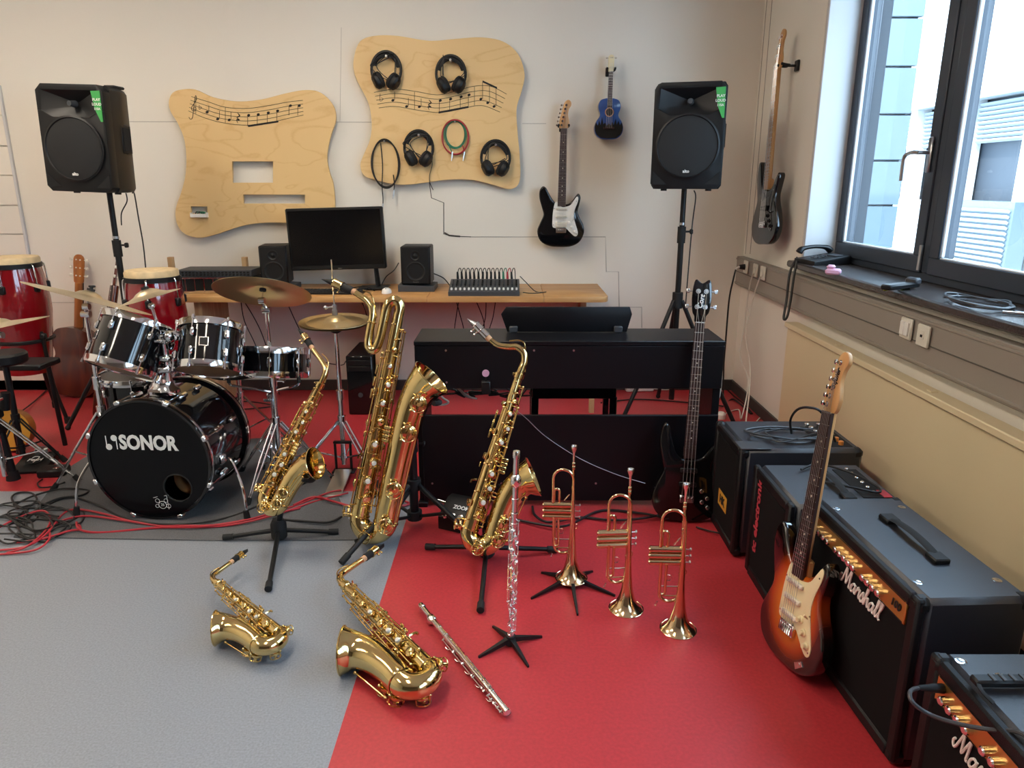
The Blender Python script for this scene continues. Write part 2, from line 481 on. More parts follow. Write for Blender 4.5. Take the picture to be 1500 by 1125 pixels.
# windows
def bars(q, y0, y1, z0, z1, wd, x0, x1):
    xc, xd = (x0 + x1) / 2, x1 - x0
    q.box((xc, (y0 + y1) / 2, z0 + wd / 2), (xd, y1 - y0, wd), .004); q.box((xc, (y0 + y1) / 2, z1 - wd / 2), (xd, y1 - y0, wd), .004)
    q.box((xc, y0 + wd / 2, (z0 + z1) / 2), (xd, wd, z1 - z0 - 2 * wd), .004); q.box((xc, y1 - wd / 2, (z0 + z1) / 2), (xd, wd, z1 - z0 - 2 * wd), .004)
for wi, (a, c) in enumerate(WINDOWS):
    t = struct(bpy.data.objects.new('window_%d' % (wi + 1), None)); COL.objects.link(t)
    t['label'] = ['anthracite framed window with two tall casements', 'anthracite framed window beside the camera'][wi]
    n = 3
    step = (c - a) / n
    q = MB(); bars(q, a, c, SILL, HEAD, .055, 1.85, 1.93)
    q.build('window_frame', 'anthracite', t)
    for i in range(n):
        y0, y1 = a + i * step, a + (i + 1) * step
        if i:
            q = MB(); q.box((1.885, y0, (SILL + HEAD) / 2), (.09, .05, HEAD - SILL - .08), .004); q.build('mullion', 'anthracite', t)
        s0 = MB(); bars(s0, y0 + .028, y1 - .028, SILL + .035, HEAD - .035, .075, 1.835, 1.905)
        so = s0.build('sash', 'anthracite', t)
        s0 = MB(); bars(s0, y0 + .10, y1 - .10, SILL + .107, HEAD - .107, .010, 1.842, 1.86); s0.build('glazing_seal', 'seal', so)
        s0 = MB(); s0.box((1.872, (y0 + y1) / 2, (SILL + HEAD) / 2), (.006, y1 - y0 - .19, HEAD - SILL - .20)); s0.build('pane', 'window_glass', so)
        hy = y0 + .07
        s0 = MB(); s0.box((1.828, hy, 1.62), (.012, .03, .15), .004); s0.cyl((1.825, hy, 1.63), (1.775, hy, 1.63), .009); s0.tube(smooth_path([(1.778, hy, 1.63), (1.772, hy + .03, 1.632), (1.772, hy + .085, 1.625), (1.772, hy + .105, 1.60), (1.772, hy + .105, 1.51)], 5), .009, 8)
        if i == n - 1: s0.build('handle', 'steel', so)
        s0 = MB(); s0.cyl((1.822, y0 + .014, SILL + .05), (1.822, y0 + .014, SILL + .16), .009); s0.build('hinge', 'steel', so)
    q = MB(); q.box((1.965, c - .004, (SILL + HEAD) / 2), (.07, .02, HEAD - SILL)); q.build('outer_jamb', 'facade_dark', t)
b = MB(); b.box((1.725, 1.05, SILL - .018), (.29, 6.30, .036), .008)
for a, c in WINDOWS: pass
sill = struct(b.build('trim_3', 'sill')); sill['label'] = 'dark speckled window sill board'
# cream flat radiator panel
t = thing('radiator', 'long cream flat radiator panel below the grey cable duct', 'radiator', (1.6, 2, .12))
q = MB(); q.box((-.02, .38, .31), (.06, 3.26, .60), .006); q.build('front_panel', 'radiator', t)
q = MB(); q.box((-.028, .38, .622), (.075, 3.27, .016), .005); q.box((-.061, .38, .617), (.012, 3.27, .028), .004); q.build('top_cover', 'radiator', t)
for y in (1.4, .6, -.2):
    q = MB(); q.box((-.028, y, .632), (.03, .03, .006), .002); q.build('clip', 'radiator', t)
for y in (1.7, -.9):
    q = MB(); q.box((.012, y, -.055), (.05, .05, .13), .003); q.build('foot', 'radiator', t)
# ceiling lamps (above the frame)
for i, (x, y) in enumerate([(-3.2, 3.3), (-3.2, .9), (-1.0, 3.3), (-1.0, .9)]):
    t = thing('ceiling_lamp', ['ceiling lamp panel above the red congas', 'ceiling lamp panel above the left grey floor', 'ceiling lamp panel above the computer desk', 'ceiling lamp panel nearest above the camera'][i], 'lamp', (x, y, HC), group='ceiling lamps')
    q = MB(); q.box((0, 0, -.03), (.32, 1.26, .06), .005); q.build('housing', 'lamp_body', t)
    q = MB(); q.box((0, 0, -.064), (.26, 1.2, .008)); q.build('diffuser', 'lamp_glow', t)

# ---------------------------------------------------------------- outside the window
b = MB(); b.box((12, 6, -3.05), (24, 40, .1)); o = struct(b.build('ground', 'asphalt')); o['label'] = 'ground outside'
t = thing('building_wing', 'blue grey panelled wing of the building outside the left casement', 'building', (2.73, 6.3, -3))
q = MB(); q.box((0, .15, 4), (1.0, .26, 8)); q.build('wall_core', 'facade_dark', t)
for i in range(22):
    q = MB(); q.box((0, -.005, .18 + i * .36), (1.04, .05, .345), .004); q.build('cladding_panel', 'facade_grey', t)
t = thing('office_building', 'bright white building across the yard with louvres and window strip', 'building', (8.5, 8, -3))
q = MB(); q.box((.3, 2, 2.05), (.4, 30, 4.1)); q.build('lower_wall', 'facade', t)
q = MB(); q.box((.3, 2, 8.2), (.4, 30, 4.4)); q.build('upper_wall', 'facade', t)
q = MB(); q.box((.45, 2, 5.05), (.1, 30, 1.9)); q.build('strip_back', 'facade_dark', t)
for i in range(16):
    q = MB(); q.box((.2, -12 + i * 1.85, 5.05), (.3, .25, 1.9)); q.build('post', 'facade', t)
for i in range(15):
    for k in range(9):
        q = MB(); q.box((.22, -11.07 + i * 1.85, 5.25 + k * .08), (.08, 1.5, .03), M=Matrix.Rotation(R(30), 3, 'Y')); q.build('louvre_slat', 'louvre', t)
q = MB(); q.box((.05, 2, 4.12), (.25, 30, .1)); q.box((.05, 2, 6.02), (.25, 30, .08)); q.build('ledge', 'louvre', t)
q = MB(); q.box((.1, 2, .9), (.1, 30, 2.2)); q.build('plinth', 'facade_dark', t)
for k in range(16):
    q = MB(); q.box((-.35, 5.3, 2.7 + k * .09), (.05, 2.2, .045), M=Matrix.Rotation(R(25), 3, 'Y')); q.build('grille_slat', 'louvre', t)
q = MB(); q.box((-.15, 5.3, 3.4), (.3, 2.3, 1.6)); q.build('vent_box', 'facade_grey', t)
# ================================================================ rug
P = [fl(20, 788), fl(330, 793), fl(525, 792), fl(478, 690), fl(440, 640), fl(150, 655), fl(95, 690)]
c = fl(300, 735)
b = MB(Matrix.Translation(-c)); q = [p - V((0, 0, 0)) for p in P]
b.add([p + V((0, 0, .001)) for p in q] + [p + V((0, 0, .006)) for p in q], [tuple(range(7)), tuple(range(7, 14))] + [(i, (i + 1) % 7, 7 + (i + 1) % 7, 7 + i) for i in range(7)])
o = b.build('drum_rug', 'rug'); o.location = c
tag(o, 'thin dark grey rug lying under the drum kit', 'rug')

# ================================================================ wooden boards on the wall
def cp(x, y, Y): return at(240 + x / 2.778, 40 + y / 2.778, Y)
BY = 5.205
def board(name, label, pts, holes):
    P = smooth_path([cp(x, y, BY) for x, y in pts], 5, True)
    cu = bpy.data.curves.new(name, 'CURVE'); cu.dimensions = '2D'; cu.fill_mode = 'BOTH'; cu.extrude = .0105; cu.bevel_depth = .0015
    ctr = sum(P, V()) / len(P)
    for poly in [P] + [[cp(x, y, BY) for x, y in ((a, b_), (c_, b_), (c_, d), (a, d))] for a, b_, c_, d in holes]:
        s = cu.splines.new('POLY'); s.points.add(len(poly) - 1); s.use_cyclic_u = True
        for i, p in enumerate(poly): s.points[i].co = (p.x - ctr.x, p.z - ctr.z, 0, 1)
    o = bpy.data.objects.new(name, cu); COL.objects.link(o)
    me = bpy.data.meshes.new_from_object(o.evaluated_get(bpy.context.evaluated_depsgraph_get()))
    bpy.data.objects.remove(o)
    me.materials.clear(); me.materials.append(MATS['ply'])
    me.transform(XZ)
    t = thing(name, label, 'wooden board', ctr)
    put(me, 'plywood_sheet', t)
    for sx, sz in ((-.33, .3), (.36, .3), (-.36, -.12), (.38, .0)):
        q = MB(rel(t)); q.box(ctr + V((sx, .028, sz)), (.06, .034, .06)); q.build('wall_spacer', 'raw_wood', t)
    return t
bd1 = board('music_board', 'plywood board with two cut-out slots and a painted melody above the desk', [(25, 300), (40, 268), (75, 255), (130, 255), (200, 285), (300, 303), (400, 295), (500, 270), (580, 257), (640, 268), (690, 320), (700, 380), (680, 440), (665, 520), (672, 580), (690, 640), (697, 720), (690, 780), (640, 806), (560, 800), (440, 793), (330, 805), (220, 840), (150, 855), (90, 840), (58, 800), (52, 740), (75, 670), (92, 600), (95, 520), (85, 450), (60, 390), (30, 340)],
            [(280, 545, 447, 633), (325, 680, 577, 718), (112, 728, 180, 758)])
bd2 = board('music_board', 'plywood board with headphones and cables hung under a painted melody', [(775, 130), (800, 60), (860, 37), (950, 37), (1080, 57), (1180, 50), (1290, 43), (1380, 60), (1440, 110), (1467, 190), (1455, 260), (1435, 330), (1438, 420), (1447, 520), (1447, 625), (1410, 658), (1340, 640), (1250, 620), (1150, 620), (1060, 632), (960, 640), (860, 620), (815, 600), (802, 560), (815, 520), (840, 460), (848, 390), (835, 310), (800, 240), (778, 190)], [])
FY = BY - .0135
def staff(t, top, bot, notes, beams, stems, extra):
    A = smooth_path([cp(x, y, FY) for x, y in top], 8); B = smooth_path([cp(x, y, FY) for x, y in bot], 8)
    n = min(len(A), len(B))
    def rs(L): return [L[round(i * (len(L) - 1) / 40)] for i in range(41)]
    A, B = rs(A), rs(B)
    for k in range(5):
        q = MB(rel(t)); q.tube([a.lerp(b_, k / 4) for a, b_ in zip(A, B)], .0014, 4); q.build('staff_line', 'ink', t)
    for x, y in notes:
        p = cp(x, y, FY); q = MB(rel(t)); q.lathe([(0, -.002), (.0105, -.001), (.0105, .001), (0, .002)], 14, Matrix.Translation(p) @ Matrix.Rotation(pi / 2, 4, 'X') @ Matrix.Rotation(R(25), 4, 'Z') @ Matrix.Diagonal((1, .75, 1, 1)))
        q.build('note_head', 'ink', t)
    q = MB(rel(t))
    for x, y, y2 in stems: q.tube([cp(x, y, FY), cp(x, y2, FY)], .0014, 4)
    for bx in (extra or []): q.tube([cp(bx[0], bx[1], FY), cp(bx[0], bx[2], FY)], .0012, 4)
    q.build('note_stems', 'ink', t)
    for x0, y0, x1, y1 in beams:
        q = MB(rel(t)); a, b_ = cp(x0, y0, FY), cp(x1, y1, FY); q.add([a + V((0, dy, dz)) for dy in (-.001, .001) for dz in (-.006, .006)] + [b_ + V((0, dy, dz)) for dy in (-.001, .001) for dz in (-.006, .006)], [(0, 1, 3, 2), (4, 5, 7, 6), (0, 1, 5, 4), (2, 3, 7, 6), (0, 2, 6, 4), (1, 3, 7, 5)]); q.build('note_beam', 'ink', t)
def rest(t, x, y):
    q = MB(rel(t)); q.tube(smooth_path([cp(x - 3, y - 20, FY), cp(x + 6, y - 8, FY), cp(x - 5, y, FY), cp(x + 6, y + 10, FY), cp(x - 6, y + 8, FY), cp(x - 1, y + 22, FY)], 4), [.001, .0045, .002, .0045, .003, .001], 5); q.build('quarter_rest', 'ink', t)
staff(bd1, [(112, 282), (180, 303), (250, 325), (340, 330), (430, 318), (500, 305), (565, 297)], [(100, 340), (170, 370), (250, 390), (340, 398), (430, 388), (500, 372), (568, 357)],
      [(176, 345), (219, 373), (266, 377), (345, 358), (384, 355), (425, 348), (463, 340), (515, 319), (551, 319)], [(343, 402, 466, 383)],
      [(183, 343, 318), (226, 371, 340), (273, 375, 345), (341, 360, 402), (380, 357, 398), (421, 350, 392), (460, 342, 386), (509, 321, 358), (545, 321, 358)], [(250, 326, 390), (130, 288, 352)])
rest(bd1, 302, 368)
q = MB(rel(bd1)); q.tube(smooth_path([cp(x, y, FY) for x, y in [(102, 366), (108, 374), (116, 368), (120, 340), (126, 290), (130, 278), (133, 292), (122, 312), (112, 328), (118, 340), (130, 336), (128, 324), (120, 326)]], 5), .0018, 5); q.build('treble_clef', 'ink', bd1)
q = MB(rel(bd1)); q.tube(smooth_path([cp(x, y, FY) for x, y in [(144, 316), (144, 334), (154, 326), (146, 322)]], 4), .0014, 5); q.build('flat_sign', 'ink', bd1)
staff(bd2, [(855, 265), (940, 252), (1020, 260), (1110, 275), (1180, 262), (1260, 240), (1330, 240), (1395, 272)], [(875, 328), (940, 322), (1020, 335), (1120, 347), (1200, 335), (1290, 318), (1368, 345)],
      [(932, 297), (988, 322), (1040, 323), (1125, 298), (1167, 292), (1210, 283), (1242, 275), (1290, 292), (1318, 307), (1344, 322)], [(1118, 347, 1240, 324), (1297, 220, 1356, 247)],
      [(939, 295, 262), (995, 320, 288), (1047, 321, 290), (1121, 300, 346), (1163, 294, 340), (1206, 285, 332), (1239, 277, 326), (1297, 290, 222), (1325, 305, 232), (1352, 320, 246)], [(1020, 262, 335), (1264, 242, 318)])
rest(bd2, 1081, 315)
q = MB(rel(bd2)); q.tube(smooth_path([cp(x, y, FY) for x, y in [(880, 270), (880, 300), (893, 292), (884, 286)]], 4), .0014, 5); q.build('flat_sign', 'ink', bd2)
# small white socket box in the left board
t = thing('wiring_box', 'small white open box with green wires set in the left board', 'box', cp(147, 772, BY - .02))
q = MB()
for d_, c_ in (((.115, .05, .004), (0, 0, 0)), ((.004, .05, .03), (-.055, 0, .015)), ((.004, .05, .03), (.055, 0, .015)), ((.115, .004, .022), (0, -.024, .011))): q.box(c_, d_, .001)
q.build('tray', 'white', t)
for k in range(4):
    q = MB(); q.tube(smooth_path([(-.03 + .015 * k, .0, .006), (-.02 + .01 * k, -.005, .035), (.01 + .01 * k, .0, .03), (.03 - .012 * k, .005, .008)], 5), .0035, 5); q.build('wire', 'green_cable' if k % 2 else 'black_cable', t)

# ================================================================ headphones and hung cables on the right board
def headphones(label, x, y, rot, variant):
    p = cp(x, y, BY - .055)
    t = thing('headphones', label, 'headphones', M=Matrix.Translation(p) @ Matrix.Rotation(R(rot), 4, 'Y') @ Matrix.Diagonal((1.22, 1, 1.22, 1)), group='headphones on the board')
    q = MB(); q.ring((0, 0, -.002), .092, .0075, (0, -1, 0), 28, 6, R(-35), R(215), sx=.86); q.build('headband', 'plastic', t)
    q = MB(); q.ring((0, .004, -.004), .078, .011, (0, -1, 0), 24, 6, R(15), R(165), sx=.88); q.build('head_pad', 'rubber', t)
    for s in (-1, 1):
        M = frame((s * .043, 0, -.058), (s * .75, -.25, -.45), (0, 0, 1))
        q = MB(); q.lathe([(0, .028), (.03, .026), (.042, .016), (.044, .0), (.040, -.012), (.030, -.016), (0, -.014)], 20, M @ Matrix.Diagonal((1, .84, 1, 1))); o = q.build('ear_cup', 'plastic', t)
        q = MB(); q.ring(M @ V((0, 0, -.012)), .032, .013, M.col[2].xyz, 20, 6); q.build('ear_cushion', 'rubber', o)
        q = MB(); q.box((s * .074, 0, -.035), (.008, .018, .05), .003); q.build('yoke', 'plastic_grey', t)
    q = MB()
    rr = random.Random(variant)
    q.tube(smooth_path([(.05 * cos(a * 2.1 + variant) * rr.uniform(.9, 1.9), -.018, .01 + .075 * sin(a * 2.1 + variant) * rr.uniform(.8, 1.2)) for a in range(8)], 8), .0024, 5)
    q.build('cord', 'black_cable', t)
    q = MB(); q.cyl((0, .045, .066), (0, -.02, .066), .006); q.build('hook', 'steel', t)
headphones('black headphones hanging at the upper left of the right plywood board', 905, 172, 4, 1)
headphones('black headphones with cord wound round, right above the painted melody', 1168, 188, 0, 2)
headphones('black headphones hanging low beside the red and green cables', 1037, 490, 3, 3)
headphones('black headphones at the lower right corner of the plywood board', 1350, 530, 2, 4)
cable('headphone_cord', 'thin black cord dangling from the headphones to below the board', [cp(1088, 520, BY - .05), cp(1092, 560, BY - .03), cp(1082, 600, BY - .025), cp(1082, 630, BY - .025), cp(1096, 662, BY - .02)], .0026, 'black_cable')
def coil(name, label, x, y, rx, rz, mats, tails, r=.0045, seed=1):
    p = cp(x, y, BY - .03)
    t = thing(name, label, 'cable', p, group='cables hung on the board')
    rr = random.Random(seed)
    for i, m in enumerate(mats):
        q = MB(); ex, ez = rr.uniform(-.006, .006), rr.uniform(-.008, .008)
        sh = 1.0 if (len(mats) < 4 or i % 2 == 0) else .80
        q.tube(smooth_path([((rx * sh + ex) * cos(a), -.004 + .006 * i + .003 * sin(3 * a), rz * (1 - sh) * .9 + (rz * sh + ez) * sin(a)) for a in [2 * pi * k / 14 for k in range(14)]], 4, True), r, 6, closed=True); q.build('loop', m, t)
    for pts, m in tails:
        q = MB(rel(t)); P = smooth_path([cp(x_, y_, BY - .032) for x_, y_ in pts], 5); q.tube(P, r * .8, 6); o = q.build('tail', m, t)
        e = (P[-1] - P[-2]).normalized(); q = MB(rel(t)); q.cyl(P[-1] - e * .03, P[-1] + e * .012, .006, n=8); q.cyl(P[-1] + e * .012, P[-1] + e * .03, .003, n=8); q.build('plug', 'steel', o)
    q = MB(); q.cyl((0, .03, rz - .008), (0, -.022, rz - .008), .005); q.build('hook', 'steel', t)
coil('cable_coil', 'coiled black cable hanging at the lower left of the board', 902, 556, .094, .155, ['black_cable'] * 3, [([(882, 470), (890, 560), (888, 640), (892, 700), (890, 735)], 'black_cable'), ([(934, 600), (938, 640), (934, 680)], 'black_cable')])
coil('cable_coil', 'coiled red and green cable hanging in the middle of the board', 1186, 447, .088, .106, ['red_cable', 'green_cable', 'red_cable', 'green_cable'], [([(1160, 480), (1172, 510), (1172, 525)], 'green_cable'), ([(1215, 480), (1222, 505), (1220, 525)], 'red_cable')], .0042, 5)

# ================================================================ loudspeakers on tripods
def pa_speaker(label, M):
    t = thing('loudspeaker', label, 'loudspeaker', M=M, group='loudspeakers on tripods')
    W, H, D = .40, .58, .29
    q = MB()       # moulded cabinet: wide front, narrower back (origin bottom centre)
    o2 = [(-W / 2, -D / 2), (W / 2, -D / 2), (W / 2, -D / 2 + .10), (.115, D / 2), (-.115, D / 2), (-W / 2, -D / 2 + .10)]
    vs = []; N = 6
    for z, k in ((0, .93), (.02, 1), (H - .02, 1), (H, .93)):
        vs += [(x * k, y * (k if y > 0 else 1), z) for x, y in o2]
    q.add(vs, [tuple(range(6))[::-1], tuple(18 + i for i in range(6))] + [(r_ * N + i, r_ * N + (i + 1) % N, (r_ + 1) * N + (i + 1) % N, (r_ + 1) * N + i) for r_ in range(3) for i in range(N)])
    q.build('cabinet', 'plastic', t, ang=25)
    fy = -D / 2
    fq = fy; fy = fy - .05
    q = MB(); q.slab([(-W / 2, .03), (-W / 2 + .03, 0), (W / 2 - .03, 0), (W / 2, .03), (W / 2, .44), (.172, .44), (.11, .405), (-.11, .405), (-.172, .44), (-W / 2, .44)], fy - .014, fq + .002, .003, 2); q.build('front_baffle', 'plastic', t)
    q = MB(); q.slab([(-W / 2, .44), (-.172, .44), (-.165, .548), (.165, .548), (.172, .44), (W / 2, .44), (W / 2, H - .035), (W / 2 - .035, H), (-W / 2 + .035, H), (-W / 2, H - .035)], fy - .014, fq + .002, .003, 2); q.build('horn_surround', 'plastic', t)
    q = MB(); q.lathe([(.160, .0), (.176, .004), (.180, .014), (.170, .018), (.165, .012)], 40, frame((0, fy - .013, .235), (0, -1, 0))); q.build('woofer_ring', 'plastic', t)
    q = MB(); q.lathe([(.168, .012), (.12, .022), (.06, .026), (0, .027)], 36, frame((0, fy - .013, .235), (0, -1, 0))); g = q.build('woofer_grille', 'grille', t)
    q = MB(); q.mesh(text_mesh('alto', .024, .001, .0007), Matrix.Translation((0, fy - .0385, .098)) @ XZ); q.build('logo', 'white', g, label='small white lettering reading alto')
    # horn mouth
    a = [(-.165, .425), (.165, .425), (.165, .545), (-.165, .545)]
    a = [(-.172, .441), (-.11, .405), (.11, .405), (.172, .44), (.165, .548), (-.165, .548)]
    i_ = [(-.02, .468), (-.012, .463), (.012, .463), (.02, .468), (.02, .492), (-.02, .492)]
    q = MB(); q.add([(x, fy - .016, z) for x, z in a] + [(x, fy + .044, z) for x, z in i_], [(i, (i + 1) % 6, 6 + (i + 1) % 6, 6 + i) for i in range(6)] + [tuple(range(6, 12))])
    q.build('horn', 'plastic', t)
    q = MB(); q.cyl((0, fy - .02, .478), (0, fy + .03, .478), .014, .02); q.build('horn_driver', 'plastic_grey', t)
    for s in (-1, 1):
        q = MB(); q.slab([(s * .19, .025), (s * .105, .025), (s * .145, .06), (s * .19, .10)], fy - .017, fy - .010); q.build('bass_port', 'matte_black', t)
        q = MB(); q.box((s * .188, -.03, .30), (.03, .10, .17), .01); h = q.build('side_handle', 'plastic', t)
        q = MB(); q.box((s * .204, -.03, .30), (.006, .07, .13), .002); q.build('handle_recess', 'matte_black', h)
        q = MB(); q.cyl((s * .13, -.06, -.012), (s * .13, -.06, .01), .018, n=12); q.build('rubber_foot', 'rubber', t)
    for s in (-1, 1):
        q = MB(); q.box((s * .155, -.03, H + .004), (.07, .10, .016), .006); q.build('top_pad', 'rubber', t)
    q = MB(); q.slab([(.135, .545), (.188, .548), (.190, .385), (.178, .385), (.15, .45)], fy - .0205, fy - .0165); st = q.build('sticker', 'green_print', t)
    for k, (tx, sz) in enumerate((('PLAY', .020), ('LOUD', .020), ('115A', .017))):
        q = MB(); q.mesh(text_mesh(tx, sz, .0006, .0005), Matrix.Translation((.1645, fy - .0215, .50 - .024 * k)) @ XZ); q.build('print', 'white', st)
    return t
def pa_stand(label, base, top, hubz, rleg, ang0):
    t = thing('speaker_stand', label, 'speaker stand', base, group='loudspeaker tripods')
    q = MB(); q.cyl((0, 0, .12), (0, 0, hubz + .42), .0185); q.build('lower_tube', 'plastic', t)
    q = MB(); q.cyl((0, 0, hubz + .38), (0, 0, top), .0165); q.build('upper_tube', 'plastic', t)
    q = MB(); q.cyl((0, 0, hubz + .36), (0, 0, hubz + .46), .026); co = q.build('collar', 'rubber', t)
    q = MB(); q.cyl((.02, 0, hubz + .43), (.055, 0, hubz + .43), .006); q.box((.06, 0, hubz + .43), (.018, .03, .03), .005); q.build('clamp_knob', 'rubber', co)
    q = MB(); q.cyl((0, 0, hubz + .47), (0, 0, hubz + .485), .0195); q.build('ring', 'steel', t)
    q = MB(); q.cyl((0, 0, hubz - .05), (0, 0, hubz + .05), .034); q.build('hub', 'rubber', t)
    q = MB(); q.cyl((0, 0, .20), (0, 0, .26), .03); q.build('lower_hub', 'rubber', t)
    for k in range(3):
        a = R(ang0 + 120 * k); d = V((cos(a), sin(a), 0))
        q = MB(); q.tube([d * .03 + V((0, 0, hubz)), d * rleg * .5 + V((0, 0, hubz * .52)), d * rleg + V((0, 0, .018))], .014, 8); lg = q.build('leg', 'plastic', t)
        q = MB(); q.ball(d * rleg + V((0, 0, .017)), .017, 10); q.build('rubber_foot', 'rubber', lg)
        q = MB(); q.tube([d * .025 + V((0, 0, .23)), d * rleg * .55 + V((0, 0, hubz * .47))], .008, 6); q.build('brace', 'plastic', t)
    return t
pL = at(155, 283, 4.52); pR = at(1005, 279, 4.55)
pa_speaker('black loudspeaker on the tripod left of the plywood boards', Matrix.Translation(V((pL.x - .01, 4.52, pL.z + .01))) @ Matrix.Rotation(R(-6), 4, 'Z') @ Matrix.Rotation(R(2), 4, 'Y'))
pa_speaker('black loudspeaker on the tripod near the window corner', Matrix.Translation(V((pR.x, 4.55, pR.z + .01))) @ Matrix.Rotation(R(-15), 4, 'Z'))
pa_stand('black tripod carrying the loudspeaker left of the plywood boards', (pL.x + .0, 4.56, 0), pL.z + .02, .70, .42, 95)
pa_stand('black tripod carrying the loudspeaker near the window corner', (pR.x, 4.60, 0), pR.z + .02, .78, .42, 90)
cable('speaker_cable', 'black cable hanging from the left loudspeaker past its tripod', [V((pL.x + .12, 4.6, pL.z)), at(197, 285, 4.62), at(203, 320, 4.62), at(210, 360, 4.62), at(214, 400, 4.62)], .004, 'black_cable')
cable('speaker_cable', 'short black cable curving from the left loudspeaker to its tripod pole', [V((pL.x + .08, 4.6, pL.z)), at(186, 295, 4.6), at(178, 312, 4.585), at(178, 330, 4.585)], .004, 'black_cable')
cable('speaker_cable', 'black cable hanging along the right loudspeaker tripod', [V((pR.x + .06, 4.6, pR.z)), at(1019, 290, 4.6), at(1014, 330, 4.6), at(1008, 400, 4.58), at(1004, 450, 4.57)], .004, 'black_cable')
# ================================================================ guitars (front faces -Y, neck along +Z, origin at the bottom of the body)
STRAT = [(0, 0), (.075, .006), (.132, .038), (.160, .10), (.152, .155), (.124, .205), (.112, .245), (.122, .29), (.128, .335), (.112, .360), (.092, .338), (.062, .300), (.034, .288), (0, .288), (-.034, .292), (-.062, .318), (-.085, .355), (-.108, .395), (-.132, .404), (-.152, .375), (-.152, .325), (-.134, .265), (-.122, .215), (-.142, .165), (-.163, .105), (-.140, .040), (-.078, .006)]
BASS = [(0, 0), (.08, .004), (.142, .04), (.168, .105), (.152, .175), (.118, .24), (.108, .285), (.125, .335), (.142, .385), (.128, .405), (.098, .372), (.064, .330), (.034, .315), (0, .315), (-.034, .318), (-.066, .345), (-.088, .40), (-.104, .468), (-.124, .488), (-.142, .465), (-.150, .39), (-.130, .30), (-.122, .25), (-.150, .185), (-.170, .11), (-.146, .04), (-.085, .004)]
def electric(name, label, M, outline, body_m, guard_m, board_m, head_m, neck_m, nut, headkind, npeg, pick, scale_w=1.0, thick=.042, dots='ivory', hw='chrome', guard=True):
    t = thing(name, label, 'bass guitar' if 'bass' in name else 'guitar', M=M)
    O = smooth_path([(x, z, 0) for x, z in outline], 4, True); O = [(p.x, p.y) for p in O]
    # local mesh is shifted so that object coordinates run with z offset .80 below for the painted burst
    q = MB(); q.slab(O, 0, thick, .009, 4); q.build('body', body_m, t)
    if guard:
        g = [(-.040, .306), (-.056, .25), (-.060, .19), (-.058, .138), (-.03, .128), (.03, .128), (.056, .107), (.09, .078), (.110, .078), (.116, .105), (.096, .165), (.086, .205), (.090, .25), (.108, .30), (.112, .330), (.102, .340), (.085, .318), (.062, .285), (.03, .272), (0, .272)]
        G = smooth_path([(x, z, 0) for x, z in g], 3, True)
        q = MB(); q.slab([(p.x, p.y) for p in G], -.0025, .001, .0008, 2); gp = q.build('pickguard', guard_m, t)
        q = MB()
        for x, z in ((-.05, .26), (-.053, .15), (.108, .09), (.088, .19), (.1, .31), (.02, .135)): q.cyl((x, -.0025, z), (x, -.004, z), .003, n=8)
        stuff(q.build('screws', hw, gp))
        for x, z in ((.052, .165), (.074, .135), (.096, .105)):
            q = MB(); q.lathe([(.012, 0), (.0115, .004), (.008, .006), (.0075, .014), (0, .0145)], 14, frame((x, -.0025, z), (0, -1, 0))); q.build('knob', guard_m, t)
        q = MB(); q.cyl((.078, -.002, .18), (.085, -.018, .19), .0025, n=6); q.ball((.085, -.018, .19), .004, 8); q.build('pickup_switch', guard_m, t)
    else:
        for x, z in ((.07, .16), (.10, .125), (.075, .105), (.105, .08)):
            q = MB(); q.lathe([(.011, 0), (.011, .012), (.009, .014), (0, .0145)], 14, frame((x, 0, z), (0, -1, 0))); q.build('knob', 'silver', t)
    for z, ln, th, m in pick:
        q = MB(); q.box((0, -.007, z), (ln, .012, th), .003); pk = q.build('pickup', m, t)
        q = MB()
        for k in range(npeg): q.cyl((-.026 + .052 * k / (npeg - 1), -.013, z), (-.026 + .052 * k / (npeg - 1), -.0145, z), .0025, n=8)
        stuff(q.build('pole_pieces', 'steel', pk))
    q = MB(); q.box((0, -.006, .115), (.07, .012, .036), .002)
    for k in range(npeg): q.box((-.026 + .052 * k / (npeg - 1), -.013, .113), (.052 / npeg * .8, .006, .026), .001)
    q.build('bridge', hw, t)
    # neck
    e = .275 if nut < .9 else .32
    w0, w1 = .028 * scale_w, .0215 * scale_w
    q = MB(); N = 10; vs = []; fs = []
    for i, (z, w_) in enumerate(((e, w0), (nut, w1))):
        for k in range(N + 1):
            a = pi * k / N; vs.append((w_ * cos(a), .004 + (.019 * sin(a)), z))
    for k in range(N): fs.append((k, k + 1, N + 2 + k, N + 1 + k))
    fs += [tuple(range(N + 1)), tuple(range(N + 1, 2 * N + 2)), (0, N, 2 * N + 1, N + 1)]
    q.add(vs, fs); q.box((0, .018, e + .03), (w0 * 1.9, .03, .06), .008); q.build('neck', neck_m, t)
    q = MB(); vs = [(s * w_, y, z) for z, w_ in ((e, w0), (nut, w1)) for y in (-.006, .0045) for s in (-1, 1)]
    q.add(vs, [(0, 1, 3, 2), (4, 5, 7, 6), (0, 1, 5, 4), (2, 3, 7, 6), (0, 2, 6, 4), (1, 3, 7, 5)]); fb = q.build('fretboard', board_m, t)
    sc = nut - .125; q = MB(); zf = []
    for k in range(0, 23):
        z = nut - sc * (1 - 2 ** (-k / 12))
        zf.append(z)
        if z < e + .004: break
        w_ = w1 + (w0 - w1) * (nut - z) / (nut - e)
        q.box((0, -.0065, z), (2 * w_, .002, .0022 if k else .005))
    stuff(q.build('frets', 'silver', fb))
